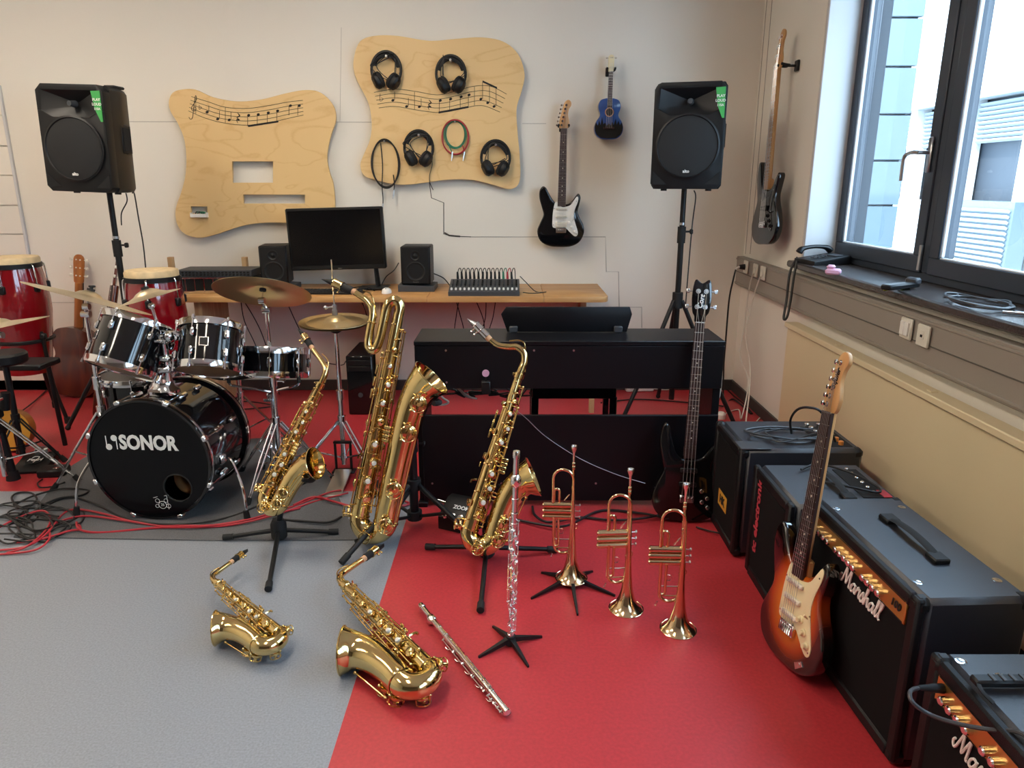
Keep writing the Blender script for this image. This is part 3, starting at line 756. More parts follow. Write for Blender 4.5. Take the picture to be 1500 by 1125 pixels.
    for k in (3, 5, 7, 9, 12, 15, 17, 19):
        if k < len(zf) and zf[k] > e:
            q = MB(); q.cyl((0, -.0055, (zf[k] + zf[k - 1]) / 2), (0, -.0066, (zf[k] + zf[k - 1]) / 2), .0036, n=10); q.build('inlay_dot', dots, fb)
    # headstock
    if headkind == 'inline':
        h = [(-.021, 0), (-.031, .020), (-.030, .05), (-.020, .09), (-.006, .145), (.006, .170), (.026, .180), (.043, .168), (.046, .146), (.033, .124), (.027, .09), (.034, .058), (.036, .034), (.022, .0)]
        k_ = 1.15 if nut > .9 else 1.0
        h = [(x * k_, z * k_) for x, z in h]
        pegs = [(-.031 * k_ + .028 * k_ * i / (npeg - 1), (.022 + .125 * i / (npeg - 1)) * k_, -1) for i in range(npeg)]
    else:
        h = [(-.022, 0), (-.028, .03), (-.040, .055), (-.046, .13), (-.034, .205), (.0, .188), (.036, .205), (.048, .13), (.042, .055), (.028, .03), (.022, 0)]
        pegs = [(-.043, .075, -1), (-.042, .15, -1), (.044, .075, 1), (.044, .15, 1)]
    Hs = smooth_path([(x, z, 0) for x, z in h], 4, True)
    q = MB(); q.slab([(p.x, p.y + nut) for p in Hs], .001, .015, .003, 2); hd = q.build('headstock', head_m, t)
    for x, z, s in pegs:
        big = 1.5 if nut > .9 else 1.0
        q = MB(); px = x - s * .016 * big
        q.cyl((px, -.008, nut + z), (px, .002, nut + z), .0048 * big, n=10); q.cyl((px, .0, nut + z), (px, .0016, nut + z), .008 * big, n=12)
        q.cyl((px, .008, nut + z), (x + s * .012 * big, .008, nut + z), .0025 * big, n=6); q.box((x + s * .016 * big, .008, nut + z), (.011 * big, .006, .014 * big), .0025)
        q.build('tuning_peg', hw, t)
    q = MB()
    for k in range(npeg):
        f_ = k / (npeg - 1) - .5
        px, z, s = pegs[k] if headkind == 'inline' else (pegs[(1, 0, 2, 3)[k]] if npeg == 4 else pegs[k])
        big = 1.5 if nut > .9 else 1.0
        q.tube([(f_ * .053, -.014, .115), (f_ * w1 * 1.6, -.009, nut), (px - s * .016 * big, -.005, nut + z)], .0007 if npeg == 6 else .0013, 4)
    stuff(q.build('strings', 'steel', t))
    return t
def acoustic(name, label, M, S, body_m, side_m, neck_m, head_m, depth, npeg, uke=False):
    t = thing(name, label, 'ukulele' if uke else 'guitar', M=M)
    o = [(0, 0), (.10, .008), (.165, .06), (.183, .14), (.160, .215), (.122, .27), (.118, .31), (.138, .365), (.138, .42), (.110, .468), (.05, .488), (0, .490)]
    o = o + [(-x, z) for x, z in o[-2:0:-1]]
    O = [(p.x * S, p.y * S) for p in smooth_path([(x, z, 0) for x, z in o], 4, True)]
    q = MB(); q.slab(O, .003, depth - .003, .0); q.build('sides', side_m, t)
    q = MB(); q.slab(O, 0, .004, .0015, 2); q.build('top_board', body_m, t)
    q = MB(); q.slab(O, depth - .004, depth, .0015, 2); q.build('back_board', side_m, t)
    q = MB(); q.cyl((0, -.0004, .325 * S), (0, -.001, .325 * S), .043 * S, n=28); so = q.build('sound_hole', 'matte_black', t)
    q = MB(); q.ring((0, -.001, .325 * S), .050 * S, .006 * S, (0, 1, 0), 32, 5); q.build('rosette', 'cork' if uke else 'rosewood', t)
    q = MB(); q.box((0, -.004, .135 * S), (.14 * S, .010, .026 * S), .002); q.build('bridge', 'rosewood', t)
    nut = .80 * S
    q = MB(); q.tube([(0, .010, .47 * S), (0, .009, nut)], [.029 * S, .025 * S], 12); q.build('neck', neck_m, t)
    q = MB(); q.slab([(p[0], p[1]) for p in [(-.028 * S, .49 * S), (.028 * S, .49 * S), (.02 * S, .42 * S), (-.02 * S, .42 * S)]], .01, depth * .75, .006, 3); q.build('heel', neck_m, t)
    q = MB(); q.slab([(-.03 * S, .38 * S), (.03 * S, .38 * S), (.026 * S, nut), (-.026 * S, nut)], -.006, .004, 0); fb = q.build('fretboard', 'rosewood', t)
    q = MB()
    for k in range(0, 17):
        z = nut - .65 * S * (1 - 2 ** (-k / 12)); q.box((0, -.0065, z), (.055 * S, .0016, .0022))
    stuff(q.build('frets', 'silver', fb))
    h = [(-.026, 0), (-.034, .03), (-.037, .10), (-.036, .165), (-.022, .19), (0, .197), (.022, .19), (.036, .165), (.037, .10), (.034, .03), (.026, 0)]
    q = MB(); q.slab([(p.x * S, nut + p.y * S) for p in smooth_path([(x, z, 0) for x, z in h], 3, True)], .0, .017, .003, 2); q.build('headstock', head_m, t)
    for i in range(npeg // 2):
        for s in (-1, 1):
            z = nut + S * (.05 + .11 * i / max(1, npeg // 2 - 1)); q = MB()
            q.cyl((s * .034 * S, .009, z), (s * .052 * S, .009, z), .003, n=6); q.box((s * .058 * S, .009, z), (.018 * S + .002, .010, .016 * S + .002), .003); q.cyl((s * .014 * S, -.004, z), (s * .014 * S, .022, z), .004 * S + .001, n=8)
            q.build('tuning_peg', 'ivory' if not uke else 'silver', t)
    q = MB()
    for k in range(npeg):
        f_ = k / (npeg - 1) - .5; q.tube([(f_ * .07 * S, -.009, .135 * S), (f_ * .042 * S, -.009, nut), (f_ * .03 * S, -.004, nut + .1 * S)], .0006, 4)
    stuff(q.build('strings', 'white', t))
    return t
def hanger(label, p, M3, sp=.028):
    t = thing('guitar_hanger', label, 'wall hanger', M=Matrix.Translation(p) @ M3)
    q = MB(); q.box((0, -.008, 0), (.05, .016, .06), .004); q.build('wall_plate', 'plastic', t)
    q = MB(); q.cyl((0, -.012, 0), (0, -.062, 0), .007); q.build('arm', 'plastic', t)
    for s in (-1, 1):
        q = MB(); q.tube(smooth_path([(0, -.06, 0), (s * sp, -.062, 0), (s * (sp + .006), -.085, .002), (s * (sp + .006), -.112, .008)], 5), .0075, 8); q.build('prong', 'rubber', t)
    return t
I3 = Matrix.Identity(4)
# black strat-shaped guitar on the back wall
lo, hi = at(821, 362, 5.14), at(827, 146, 5.14)
s = (hi - lo).length / .955
M = frame(lo, hi - lo, (1, 0, 0)) @ Matrix.Diagonal((s, s, s, 1))
electric('electric_guitar', 'black electric guitar with white pickguard hanging on the back wall', M, STRAT, 'lacquer', 'white', 'rosewood', 'maple', 'maple', .775, 'inline', 6, [(.255, .075, .014, 'ivory'), (.205, .075, .014, 'ivory'), (.152, .075, .034, 'ivory')])
hanger('black wall hook holding the black electric guitar', V((M @ V((0, 0, .79))).to_tuple()) * 1.0 + V((0, YB - (M @ V((0, 0, .79))).y, 0)), I3)
# ukulele
lo, hi = at(891, 204, 5.15), at(896, 80, 5.15)
s = (hi - lo).length / .995
M = frame(lo, hi - lo, (1, 0, 0)); 
uk = acoustic('ukulele', 'small blue ukulele with a dark skyline picture hanging on the wall', M, s, 'blue_uke', 'lacquer', 'rosewood', 'cream', .06, 4, True)
sk = [(-.172, .10), (-.178, .15), (-.165, .205), (-.14, .165), (-.125, .23), (-.105, .17), (-.09, .27), (-.07, .18), (-.05, .20), (-.03, .165), (.0, .19), (.02, .165), (.045, .21), (.06, .17), (.085, .25), (.1, .175), (.12, .225), (.14, .17), (.162, .205), (.178, .15), (.172, .10), (.15, .055), (.10, .016), (0, .008), (-.10, .016), (-.15, .055)]
q = MB(); q.slab([(x * s, z * s) for x, z in sk], -.0012, .0005); q.build('skyline_print', 'matte_black', uk, label='black silhouette of trees and towers painted on the lower body')
hanger('black wall hook holding the blue ukulele', V((M @ V((0, 0, .82 * s))).to_tuple()) + V((0, YB - (M @ V((0, 0, .82 * s))).y, 0)), I3, .02)
# bass guitar on the right wall, face towards the room (-X)
lo, hi = V((1.53, 4.50, 1.14)), V((1.56, 4.60, 2.36))
s = (hi - lo).length / 1.20
M = frame(lo, hi - lo, (.10, -.99, 0)) @ Matrix.Diagonal((s, s, s, 1))
electric('bass_guitar', 'black bass guitar with maple neck hanging on the window wall', M, BASS, 'lacquer', 'lacquer', 'maple', 'maple', 'maple', .99, 'inline', 4, [(.21, .08, .03, 'plastic')], 1.05, dots='matte_black')
hp = M @ V((0, 0, 1.0))
hanger('black wall hook holding the bass guitar beside the window', V((XR, hp.y - .05, hp.z)), Matrix.Rotation(R(-90), 4, 'Z'))
# bass leaning on the piano
lo, hi = fl(1003, 764, .01), at(1030, 410, 3.21)
s = (hi - lo).length / 1.195
M = frame(lo, hi - lo, (1, -.05, 0)) @ Matrix.Diagonal((s, s, s, 1))
bs = electric('bass_guitar', 'black bass guitar leaning against the end of the digital piano', M, BASS, 'lacquer', 'lacquer', 'rosewood', 'lacquer', 'rosewood', .99, 'two', 4, [(.26, .085, .022, 'plastic'), (.19, .085, .022, 'plastic')], 1.05, guard=False)
q = MB(); q.mesh(text_mesh('Cort', .034, .0006, .0008, .2), Matrix.Translation((-.002, -.0006, 1.09)) @ Matrix.Rotation(R(-80), 4, 'Y') @ XZ); q.build('head_logo', 'white', bs, label='white maker lettering')
# sunburst guitar leaning on the amplifier
lo, hi = fl(1146, 972, .012), at(1230, 514, 2.16)
s = (hi - lo).length / .955
M = frame(lo, hi - lo, (.17, -.98, 0)) @ Matrix.Diagonal((s, s, s, 1))
sb = electric('electric_guitar', 'sunburst electric guitar with cream pickguard leaning on the large amplifier', M, STRAT, 'sunburst', 'cream', 'rosewood', 'maple', 'maple', .775, 'inline', 6, [(.255, .08, .015, 'ivory'), (.205, .08, .015, 'ivory'), (.155, .08, .015, 'ivory')])
q = MB(); q.mesh(text_mesh('Squier', .024, .0005, .0005, .25), Matrix.Translation((.006, .0004, .875)) @ Matrix.Rotation(R(-78), 4, 'Y') @ XZ); q.build('head_logo', 'ink', sb, label='dark maker lettering')
q = MB(); q.slab([(.055, .035), (.085, .052), (.095, .04), (.066, .018)], -.003, .001, .001, 2); q.cyl((.076, -.004, .037), (.076, .002, .037), .007); q.build('jack_plate', 'chrome', sb)
# classical guitars leaning on the back wall
lo, hi = fl(116, 577, .005), at(117, 373, 5.19)
s = (hi - lo).length / .995
M = frame(lo, hi - lo, (-1, .06, 0))
acoustic('classical_guitar', 'brown classical guitar leaning on the wall with its back showing', M, s, 'cedar', 'mahogany', 'cedar', 'cedar', .09, 6)
lo, hi = V((fl(163, 600).x, 4.55, .005)), at(172, 372, 4.92)
s = (hi - lo).length / .995
M = frame(lo, hi - lo, (.35, -.94, 0))
acoustic('classical_guitar', 'classical guitar seen edge on behind the drum kit', M, s, 'cedar', 'mahogany', 'mahogany', 'mahogany', .09, 6)
# ================================================================ desk and what stands on it
DZ, DY0, DY1 = .80, 4.60, 5.24
dx0, dx1 = at(262, 438, DY0).x, at(892, 438, DY0).x
t = thing('desk', 'long wooden wall desk with rounded corner below the plywood boards', 'desk', ((dx0 + dx1) / 2, (DY0 + DY1) / 2, 0))
T0 = rel(t)
def top(x0, x1, name):
    o = [(x0, DY0), (x1 - .05, DY0), (x1 - .015, DY0 + .015), (x1, DY0 + .05), (x1, DY1), (x0, DY1)] if x1 == dx1 else [(x0, DY0), (x1, DY0), (x1, DY1), (x0, DY1)]
    q = MB(T0 @ Matrix(((1, 0, 0, 0), (0, 0, 1, 0), (0, 1, 0, 0), (0, 0, 0, 1)))); q.slab(o, DZ - .035, DZ, .003, 2); q.build(name, 'desk', t)
xj = at(625, 430, DY0).x; xk = at(797, 430, DY0).x
top(dx0, xj - .001, 'desktop_board'); top(xj + .001, xk - .001, 'desktop_board'); top(xk + .001, dx1, 'desktop_board')
for px in (556, 300):
    x = at(px, 520, DY0 + .1).x; q = MB(T0); q.box((x, DY0 + .30, (DZ - .035) / 2), (.05, .44, DZ - .035), .002); q.build('leg_panel', 'raw_wood', t)
x = dx1 - .12; q = MB(T0); q.box((x, DY1 - .12, (DZ - .035) / 2), (.04, .2, DZ - .035), .002); q.build('leg_panel', 'raw_wood', t)
for px in (252, 360):
    p = at(px, 395, 5.05); q = MB(T0); q.box((p.x, 5.05, DZ + .10), (.035, .035, .22), .002); q.build('rack_post', 'raw_wood', t)
# monitor
a, c = at(420, 304, 4.92), at(567, 395, 4.92)
t = thing('monitor', 'black wide computer monitor standing on the desk', 'monitor', M=Matrix.Translation(((a.x + c.x) / 2, 4.92, DZ)) @ Matrix.Rotation(R(-1.5), 4, 'Y'))
W, H = c.x - a.x, a.z - c.z; z0 = c.z - DZ
q = MB(); q.box((0, .02, z0 + H / 2), (W, .05, H), .008); q.build('casing', 'plastic', t)
q = MB(); q.box((0, -.006, z0 + H / 2 + .008), (W - .03, .004, H - .048)); q.build('screen', 'screen', t)
q = MB(); q.mesh(text_mesh('BENQ', .010, .0004), Matrix.Translation((.01, -.0062, z0 + .009)) @ XZ); q.build('brand_print', 'joint', t)
q = MB(); q.tube([(W * .36, .07, z0 + .12), (W * .38, .07, .012)], [.022, .03], 10, flat=.6); q.build('stand_neck', 'plastic', t)
q = MB(); q.box((W * .34, .05, .006), (.20, .17, .012), .004); q.build('stand_base', 'plastic', t)
# studio monitors on foam pads
def studio(label, px0, px1, py0, py1, rot, foamlabel):
    Y = 4.86
    a, c = at(px0, py0, Y), at(px1, py1, Y); W = c.x - a.x; H = a.z - c.z
    xm = (a.x + c.x) / 2
    f = thing('speaker_pad', foamlabel, 'foam pad', (xm, Y + .10, DZ), group='pads under the studio speakers')
    q = MB(); q.slab([(-.12, 0), (.12, 0), (.12, .034), (-.12, .045)], -.13, .13, .002, 1); q.build('foam_wedge', 'plastic_grey', f)
    t = thing('studio_speaker', label, 'speaker', M=Matrix.Translation((xm, Y + .10, DZ + .046)) @ Matrix.Rotation(R(rot), 4, 'Z'), group='studio speakers beside the monitor')
    H = min(H, .30)
    q = MB(); q.box((0, 0, H / 2), (W * .92, .22, H), .007); q.build('cabinet', 'tolex_side', t)
    q = MB(); q.box((0, -.113, H / 2), (W * .84, .008, H * .95), .003); q.build('front_baffle', 'plastic', t)
    q = MB(); q.lathe([(.064, 0), (.067, .006), (.060, .009), (.055, .004), (.03, -.012), (.022, -.010), (.012, -.002), (0, 0)], 28, frame((0, -.117, H * .35), (0, -1, 0))); q.build('woofer', 'rubber', t)
    q = MB(); q.lathe([(.036, 0), (.037, .004), (.030, .005), (.016, -.004), (.013, .004), (.006, .009), (0, .010)], 24, frame((0, -.117, H * .76), (0, -1, 0))); q.build('tweeter', 'plastic', t)
    q = MB(); q.mesh(text_mesh('M-AUDIO', .009, .0004), Matrix.Translation((0, -.1175, H * .07)) @ XZ); q.build('brand_print', 'joint', t)
studio('black studio speaker on the desk left of the monitor', 373, 421, 350, 407, 8, 'grey foam pad under the left studio speaker')
studio('black studio speaker on the desk right of the monitor', 584, 633, 353, 409, 0, 'grey foam pad under the right studio speaker')
# keyboard and mouse
t = thing('computer_keyboard', 'black computer keyboard lying in front of the monitor', 'keyboard', (at(485, 418, 4.80).x, 4.78, DZ))
q = MB(); q.box((0, 0, .008), (.45, .15, .016), .003); q.build('case', 'plastic', t)
km = MB().box((0, 0, 0), (.020, .020, .006), .002).data('key', 'rubber')
for r_ in range(5):
    for k in range(19): put(km, 'key', t, Matrix.Translation((-.208 + k * .0231, -.055 + r_ * .0262, .0185)))
t = thing('computer_mouse', 'white computer mouse on the desk beside the right studio speaker', 'mouse', (at(566, 421, 4.78).x, 4.78, DZ))
q = MB(); q.lathe([(.034, 0), (.034, .012), (.028, .026), (.014, .034), (0, .036)], 18, Matrix.Diagonal((.95, 1.5, 1, 1))); q.build('shell', 'white', t)
q = MB(); q.box((0, -.026, .032), (.004, .014, .006), .001); q.build('wheel', 'plastic_grey', t)
# mixer
t = thing('mixing_console', 'grey mixing console full of plugs at the right end of the desk', 'mixer', (at(709, 430, 4.66).x, 4.78, DZ))
W = .46
q = MB(Matrix.Rotation(pi / 2, 4, 'Z')); q.slab([(-.14, 0), (.14, 0), (.14, .075), (.10, .08), (-.14, .028)], -W / 2, W / 2, .004, 2); q.build('case', 'plastic_grey', t)
sl = math.atan2(.052, .24); Mt = Matrix.Translation((0, -.14, .029)) @ Matrix.Rotation(sl, 4, 'X')
cap = MB().box((0, 0, .008), (.013, .022, .014), .003).data('fader', 'white'); kn = MB().lathe([(.0065, 0), (.006, .012), (0, .0125)], 10).data('knob', 'plastic_grey'); kd = MB().lathe([(.0065, 0), (.006, .012), (0, .0125)], 10).data('knob', 'matte_black')
for k in range(16):
    x = -W / 2 + .02 + k * .028
    put(cap, 'fader', t, Mt @ Matrix.Translation((x, .03, 0)))
    q = MB(Mt); q.box((x, .06, .001), (.004, .08, .002)); q.build('fader_slot', 'matte_black', t)
    for r_ in range(4): put(kd if k % 2 else kn, 'knob', t, Mt @ Matrix.Translation((x, .115 + r_ * .026, 0)))
rr = random.Random(4)
for k in range(14):
    x = -W / 2 + .045 + k * .028
    m = 'black_cable' if k < 11 else ('green_cable', 'red_cable', 'black_cable')[k - 11]
    q = MB(); q.cyl((x, .12, .078), (x + rr.uniform(-.003, .003), .12, .125), .0085, .006, n=8); pl = q.build('plug', 'rubber' if k < 11 else m, t)
    q = MB(); q.tube(smooth_path([(x, .12, .12), (x + .008, .12, .145), (x + .02, .14, .14), (x + .025, .19, .06), (x + .03, .21, .01)], 4), .003, 5); q.build('plug_cable', m, pl)
cable('patch_cable', 'looped black cable on the desk right of the mixing console', [at(762, 405, 4.9), at(770, 413, 4.80), V((at(785, 416, 4.8).x, 4.82, DZ + .004)), V((at(800, 418, 4.8).x, 4.80, DZ + .004)), V((at(780, 420, 4.8).x, 4.74, DZ + .004)), V((at(766, 416, 4.8).x, 4.78, DZ + .004))], .003, 'black_cable')
cable('desk_cable', 'black cable running behind the right studio speaker to the mixer', [V((at(633, 400, 5).x, 5.1, DZ + .09)), V((at(648, 400, 5).x, 5.08, DZ + .06)), V((at(660, 410, 5).x, 5.02, DZ + .01)), V((at(668, 412, 5).x, 4.98, DZ + .006))], .004, 'black_cable')
cable('desk_cable', 'black cable lying on the desk behind the computer keyboard', [V((-1.6, 5.0, DZ + .01)), V((-1.35, 4.86, DZ + .004)), V((-1.12, 4.9, DZ + .012)), V((-.99, 4.88, DZ + .03)), V((-.92, 4.84, DZ + .006))], .0035, 'black_cable')
cable('monitor_cable', 'black cable running from the monitor foot to the right studio speaker', [V((at(556, 408, 4.9).x, 4.97, DZ + .03)), at(566, 405, 5.0), at(577, 396, 5.02), at(584, 385, 5.05)], .004, 'black_cable')
# effects rack
p0, p1 = at(264, 418, 4.80), at(365, 418, 4.80)
t = thing('effects_rack', 'silver edged audio rack units on the desk behind the red conga', 'audio rack', M=Matrix.Translation(((p0.x + p1.x) / 2, 4.86, DZ)) @ Matrix.Rotation(R(2), 4, 'Z'))
q = MB(); q.box((0, .05, .005), (.50, .30, .010), .001); q.build('shelf', 'raw_wood', t)
q = MB(); q.box((0, .05, .055), (.475, .25, .085), .002); q.build('lower_unit', 'plastic', t)
for k in range(9):
    q = MB(); q.box((-.24 + .06 * k, -.082, .055), (.007, .014, .088)); q.build('divider', 'silver', t)
for z in (.012, .099):
    q = MB(); q.box((0, -.082, z), (.486, .014, .010)); q.build('rail', 'silver', t)
q = MB(); q.box((0, .06, .125), (.49, .24, .044), .002); q.build('upper_unit', 'plastic_grey', t)
for r_ in range(2):
    for k in range(20): put(kd, 'knob', t, Matrix.Translation((-.225 + k * .0237, -.06, .117 + .016 * r_)) @ Matrix.Rotation(pi / 2, 4, 'X'))
# computer tower and cables under the desk
t = thing('computer_tower', 'black computer tower on the floor beside the desk leg', 'computer', M=Matrix.Translation((at(529, 560, 4.62).x - .01, 4.86, 0)))
q = MB(); q.box((0, 0, .205), (.175, .44, .40), .006); q.build('case', 'plastic', t)
q = MB(); q.box((0, -.224, .205), (.170, .012, .40), .005); q.build('front_panel', 'lacquer', t)
q = MB(); q.cyl((0.0, -.231, .14), (0, -.236, .14), .016); q.build('power_button', 'plastic_grey', t)
for z in (.36, .32): 
    q = MB(); q.box((0, -.231, z), (.15, .006, .034), .002); q.build('drive_bay', 'plastic', t)
for x, y in ((-.07, .18), (.07, .18), (-.07, -.18), (.07, -.18)):
    q = MB(); q.cyl((x, y, 0), (x, y, .01), .014, n=10); q.build('foot', 'rubber', t)
for i, pts in enumerate([[(353, 442), (358, 470), (372, 500), (385, 530)], [(358, 442), (372, 465), (384, 490)], [(420, 442), (440, 485), (465, 525), (500, 535)], [(530, 442), (537, 462), (541, 500)], [(668, 440), (674, 462), (680, 486)], [(672, 440), (668, 465), (666, 488)], [(697, 440), (708, 468), (710, 490)], [(712, 440), (711, 465), (706, 490)], [(726, 440), (722, 465), (716, 490)]]):
    cable('hanging_cable', 'thin black cable hanging under the desk ' + ['behind the middle tom', 'behind the ride cymbal stand', 'left of the hi-hat', 'above the computer tower', 'left of the piano music rest', 'leftmost of the bunch at the piano', 'third of the bunch at the piano', 'fourth of the bunch at the piano', 'nearest to the piano music rest'][i], [at(x, y, 5.0) for x, y in pts] + [V((at(*pts[-1], 5.0).x + .02, 5.08, .25)), V((at(*pts[-1], 5.0).x + .05, 5.1, .006))], .0035, 'black_cable', group='cables under the desk', n=5, seg=4)
# ================================================================ drum kit
def drum(name, label, M, Rr, D, nlug, top_m='drum_head_white', bot_m='drum_head', shell='lacquer', hoop='chrome', badge=None, cat='drum', lug_two=True):
    # axis along local z, z=0 bottom head, z=D top head
    t = thing(name, label, cat, M=M)
    q = MB(); q.lathe([(Rr - .008, .004), (Rr, .004), (Rr, D - .004), (Rr - .008, D - .004)], 44); q.build('shell', shell, t)
    for z0, m in ((0, bot_m), (D, top_m)):
        s = 1 if z0 else -1
        q = MB(); q.lathe([(Rr + .003, z0 - s * .026), (Rr + .011, z0 - s * .026), (Rr + .011, z0 - s * .004), (Rr + .008, z0 + s * .006), (Rr + .003, z0 + s * .006), (Rr + .001, z0 - s * .002), (Rr + .003, z0 - s * .026)], 44); q.build('hoop', hoop, t)
        q = MB(); q.lathe([(Rr + .003, z0 - s * .006), (Rr - .004, z0), (0, z0 + s * .0006)], 44); q.build('drum_head', m, t)
    lugs = []
    if D < .2:
        q = MB(); q.box((.009, 0, 0), (.018, .02, .05), .005); q.cyl((.016, 0, -D / 2 + .0), (.016, 0, D / 2 - .0), .003, n=6); lugs.append(q.data('lug', 'chrome'))
    else:
        q = MB(); q.box((.010, 0, D / 2 - .065), (.020, .020, .040), .006); q.cyl((.014, 0, D / 2 - .07), (.014, 0, D / 2 + .004), .003, n=6); q.cyl((.014, 0, D / 2 - .006), (.014, 0, D / 2 + .012), .006, n=6)
        lugs.append(q.data('lug', 'chrome')); q = MB(); q.box((.010, 0, -D / 2 + .065), (.020, .020, .040), .006); q.cyl((.014, 0, -D / 2 + .07), (.014, 0, -D / 2 - .004), .003, n=6); q.cyl((.014, 0, -D / 2 + .006), (.014, 0, -D / 2 - .012), .006, n=6)
        lugs.append(q.data('lug', 'chrome'))
    for k in range(nlug):
      for lugm in lugs: put(lugm, 'lug', t, Matrix.Rotation(2 * pi * (k + .35) / nlug, 4, 'Z') @ Matrix.Translation((Rr, 0, D / 2)))
    if badge is not None:
        Mb = Matrix.Rotation(badge, 4, 'Z') @ Matrix.Translation((Rr + .001, 0, D / 2))
        q = MB(); q.box((0, 0, 0), (.003, .042, .042), .001); bo = q.build('badge', 'silver', t, Mb)
        q = MB(); q.box((.001, 0, 0), (.003, .033, .033), .0005); q.cyl((.0025, -.006, -.005), (.0035, -.006, -.005), .004, n=8); q.build('badge_field', 'plastic', bo)
    return t
# bass drum: axis along +Y (front head towards the room), built with local z = -Y
BR, BD = .272, .42
bc = V((at(217, 665, 3.05).x, 3.05, .295))
Mb = frame(bc + V((.03, BD, 0)), V((-.03, -BD, 0)), (1, 0, 0))
bdm = thing('bass_drum', 'large black bass drum with white lettering lying on the dark rug', 'bass drum', M=Mb)
q = MB(); q.lathe([(BR - .008, .01), (BR, .01), (BR, BD - .01), (BR - .008, BD - .01)], 64); q.build('shell', 'lacquer', bdm)
for z in (.0, BD):
    s = 1 if z else -1
    q = MB(); q.lathe([(BR + .002, z - s * .035), (BR + .014, z - s * .035), (BR + .016, z - s * .02), (BR + .014, z + s * .006), (BR + .004, z + s * .006), (BR + .002, z - s * .035)], 64); h = q.build('hoop', 'lacquer', bdm)
    q = MB(); q.lathe([(BR + .0165, z - s * .024), (BR + .0175, z - s * .020), (BR + .0175, z - s * .012), (BR + .0165, z - s * .008)], 64); q.build('hoop_inlay', 'chrome', h)
# front head with port hole: head ring with a hole built as polygon fan
hc = V((.118, -.128)); hr = .066
cu = bpy.data.curves.new('h', 'CURVE'); cu.dimensions = '2D'; cu.fill_mode = 'BOTH'; cu.extrude = .0006
for cx, cy, rr_ in ((0, 0, BR + .002), (hc.x, hc.y, hr)):
    sp = cu.splines.new('POLY'); sp.points.add(63); sp.use_cyclic_u = True
    for i in range(64): sp.points[i].co = (cx + rr_ * cos(2 * pi * i / 64), cy + rr_ * sin(2 * pi * i / 64), 0, 1)
o = bpy.data.objects.new('h', cu); COL.objects.link(o)
me = bpy.data.meshes.new_from_object(o.evaluated_get(bpy.context.evaluated_depsgraph_get())); bpy.data.objects.remove(o)
me.materials.clear(); me.materials.append(MATS['head_black'])
# local axes: x -> right, y = z cross x
yl = Mb.col[1].xyz
flip = 1 if yl.z > 0 else -1
me.transform(Matrix.Diagonal((1, flip, 1, 1)))
put(me, 'front_head', bdm, Matrix.Translation((0, 0, BD)))
q = MB(); q.lathe([(BR - .01, .0), (0, .0)], 40); q.build('batter_head', 'drum_head_white', bdm)
q = MB(); q.ring((hc.x, flip * hc.y, BD + .001), hr, .004, (0, 0, 1), 36, 6); q.build('port_rim', 'rubber', bdm)
q = MB(); q.tube(smooth_path([(hc.x - .09, flip * (hc.y + .02), BD - .18), (hc.x - .05, flip * (hc.y - .03), BD - .12), (hc.x + .0, flip * (hc.y - .055), BD - .12), (hc.x + .04, flip * (hc.y - .03), BD - .18)], 6), .026, 14); q.build('damping_pillow', 'inside', bdm, label='tan pillow seen through the port hole')
TXM = Matrix.Diagonal((1, flip, 1, 1)) if flip < 0 else Matrix.Identity(4)
q = MB(); q.mesh(text_mesh('SONOR', .088, .0006, .0034), Matrix.Translation((.006, .083, BD + .0014)) @ Matrix.Diagonal((.87, 1.05, 1, 1))); q.build('lettering', 'white', bdm, label='white lettering reading SONOR')
q = MB()
for x, y0, y1, cy in ((-.178, .115, .052, .062), (-.150, .052, .112, .105)):
    q.cyl((x, cy, BD + .0012), (x, cy, BD + .0022), .0145, n=18); q.box((x + (.010 if cy > .08 else -.010), (y0 + y1) / 2, BD + .0015), (.004, abs(y1 - y0), .0012))
q.build('mallet_mark', 'white', bdm)
q = MB(); z = BD + .0015; cx, cy = .035, -.215
q.ring((cx, cy, z), .018, .0012, (0, 0, 1), 20, 4)
for px, py, rx in ((-.022, .02, .010), (.018, .022, .009), (-.026, -.006, .008), (.028, -.004, .010)): q.ring((cx + px, cy + py, z), rx, .001, (0, 0, 1), 14, 4, sx=1.0)
q.tube([(cx - .04, cy + .034, z), (cx - .02, cy + .04, z)], .001, 4); q.tube([(cx + .012, cy + .045, z), (cx + .034, cy + .05, z)], .001, 4); q.tube([(cx + .024, cy + .046, z), (cx + .028, cy - .02, z)], .001, 4)
q.mesh(text_mesh('25', .018, .0004), Matrix.Translation((cx, cy, z)))
q.build('kit_drawing', 'white', bdm, label='small white line drawing of a drum kit')
for k in range(8):
    a = 2 * pi * (k + .5) / 8
    q = MB(Matrix.Rotation(a, 4, 'Z')); q.box((BR + .018, 0, BD - .006), (.022, .03, .03), .005); q.cyl((BR + .022, 0, BD + .006), (BR + .022, 0, BD - .14), .004, n=6); cl = q.build('claw_hook', 'chrome', bdm)
    q = MB(Matrix.Rotation(a, 4, 'Z')); q.box((BR + .012, 0, BD / 2 + .06), (.024, .024, .07), .007); q.build('lug', 'chrome', bdm)
    q = MB(Matrix.Rotation(a, 4, 'Z')); q.box((BR + .012, 0, BD / 2 - .08), (.024, .024, .05), .007); q.build('lug', 'chrome', bdm)
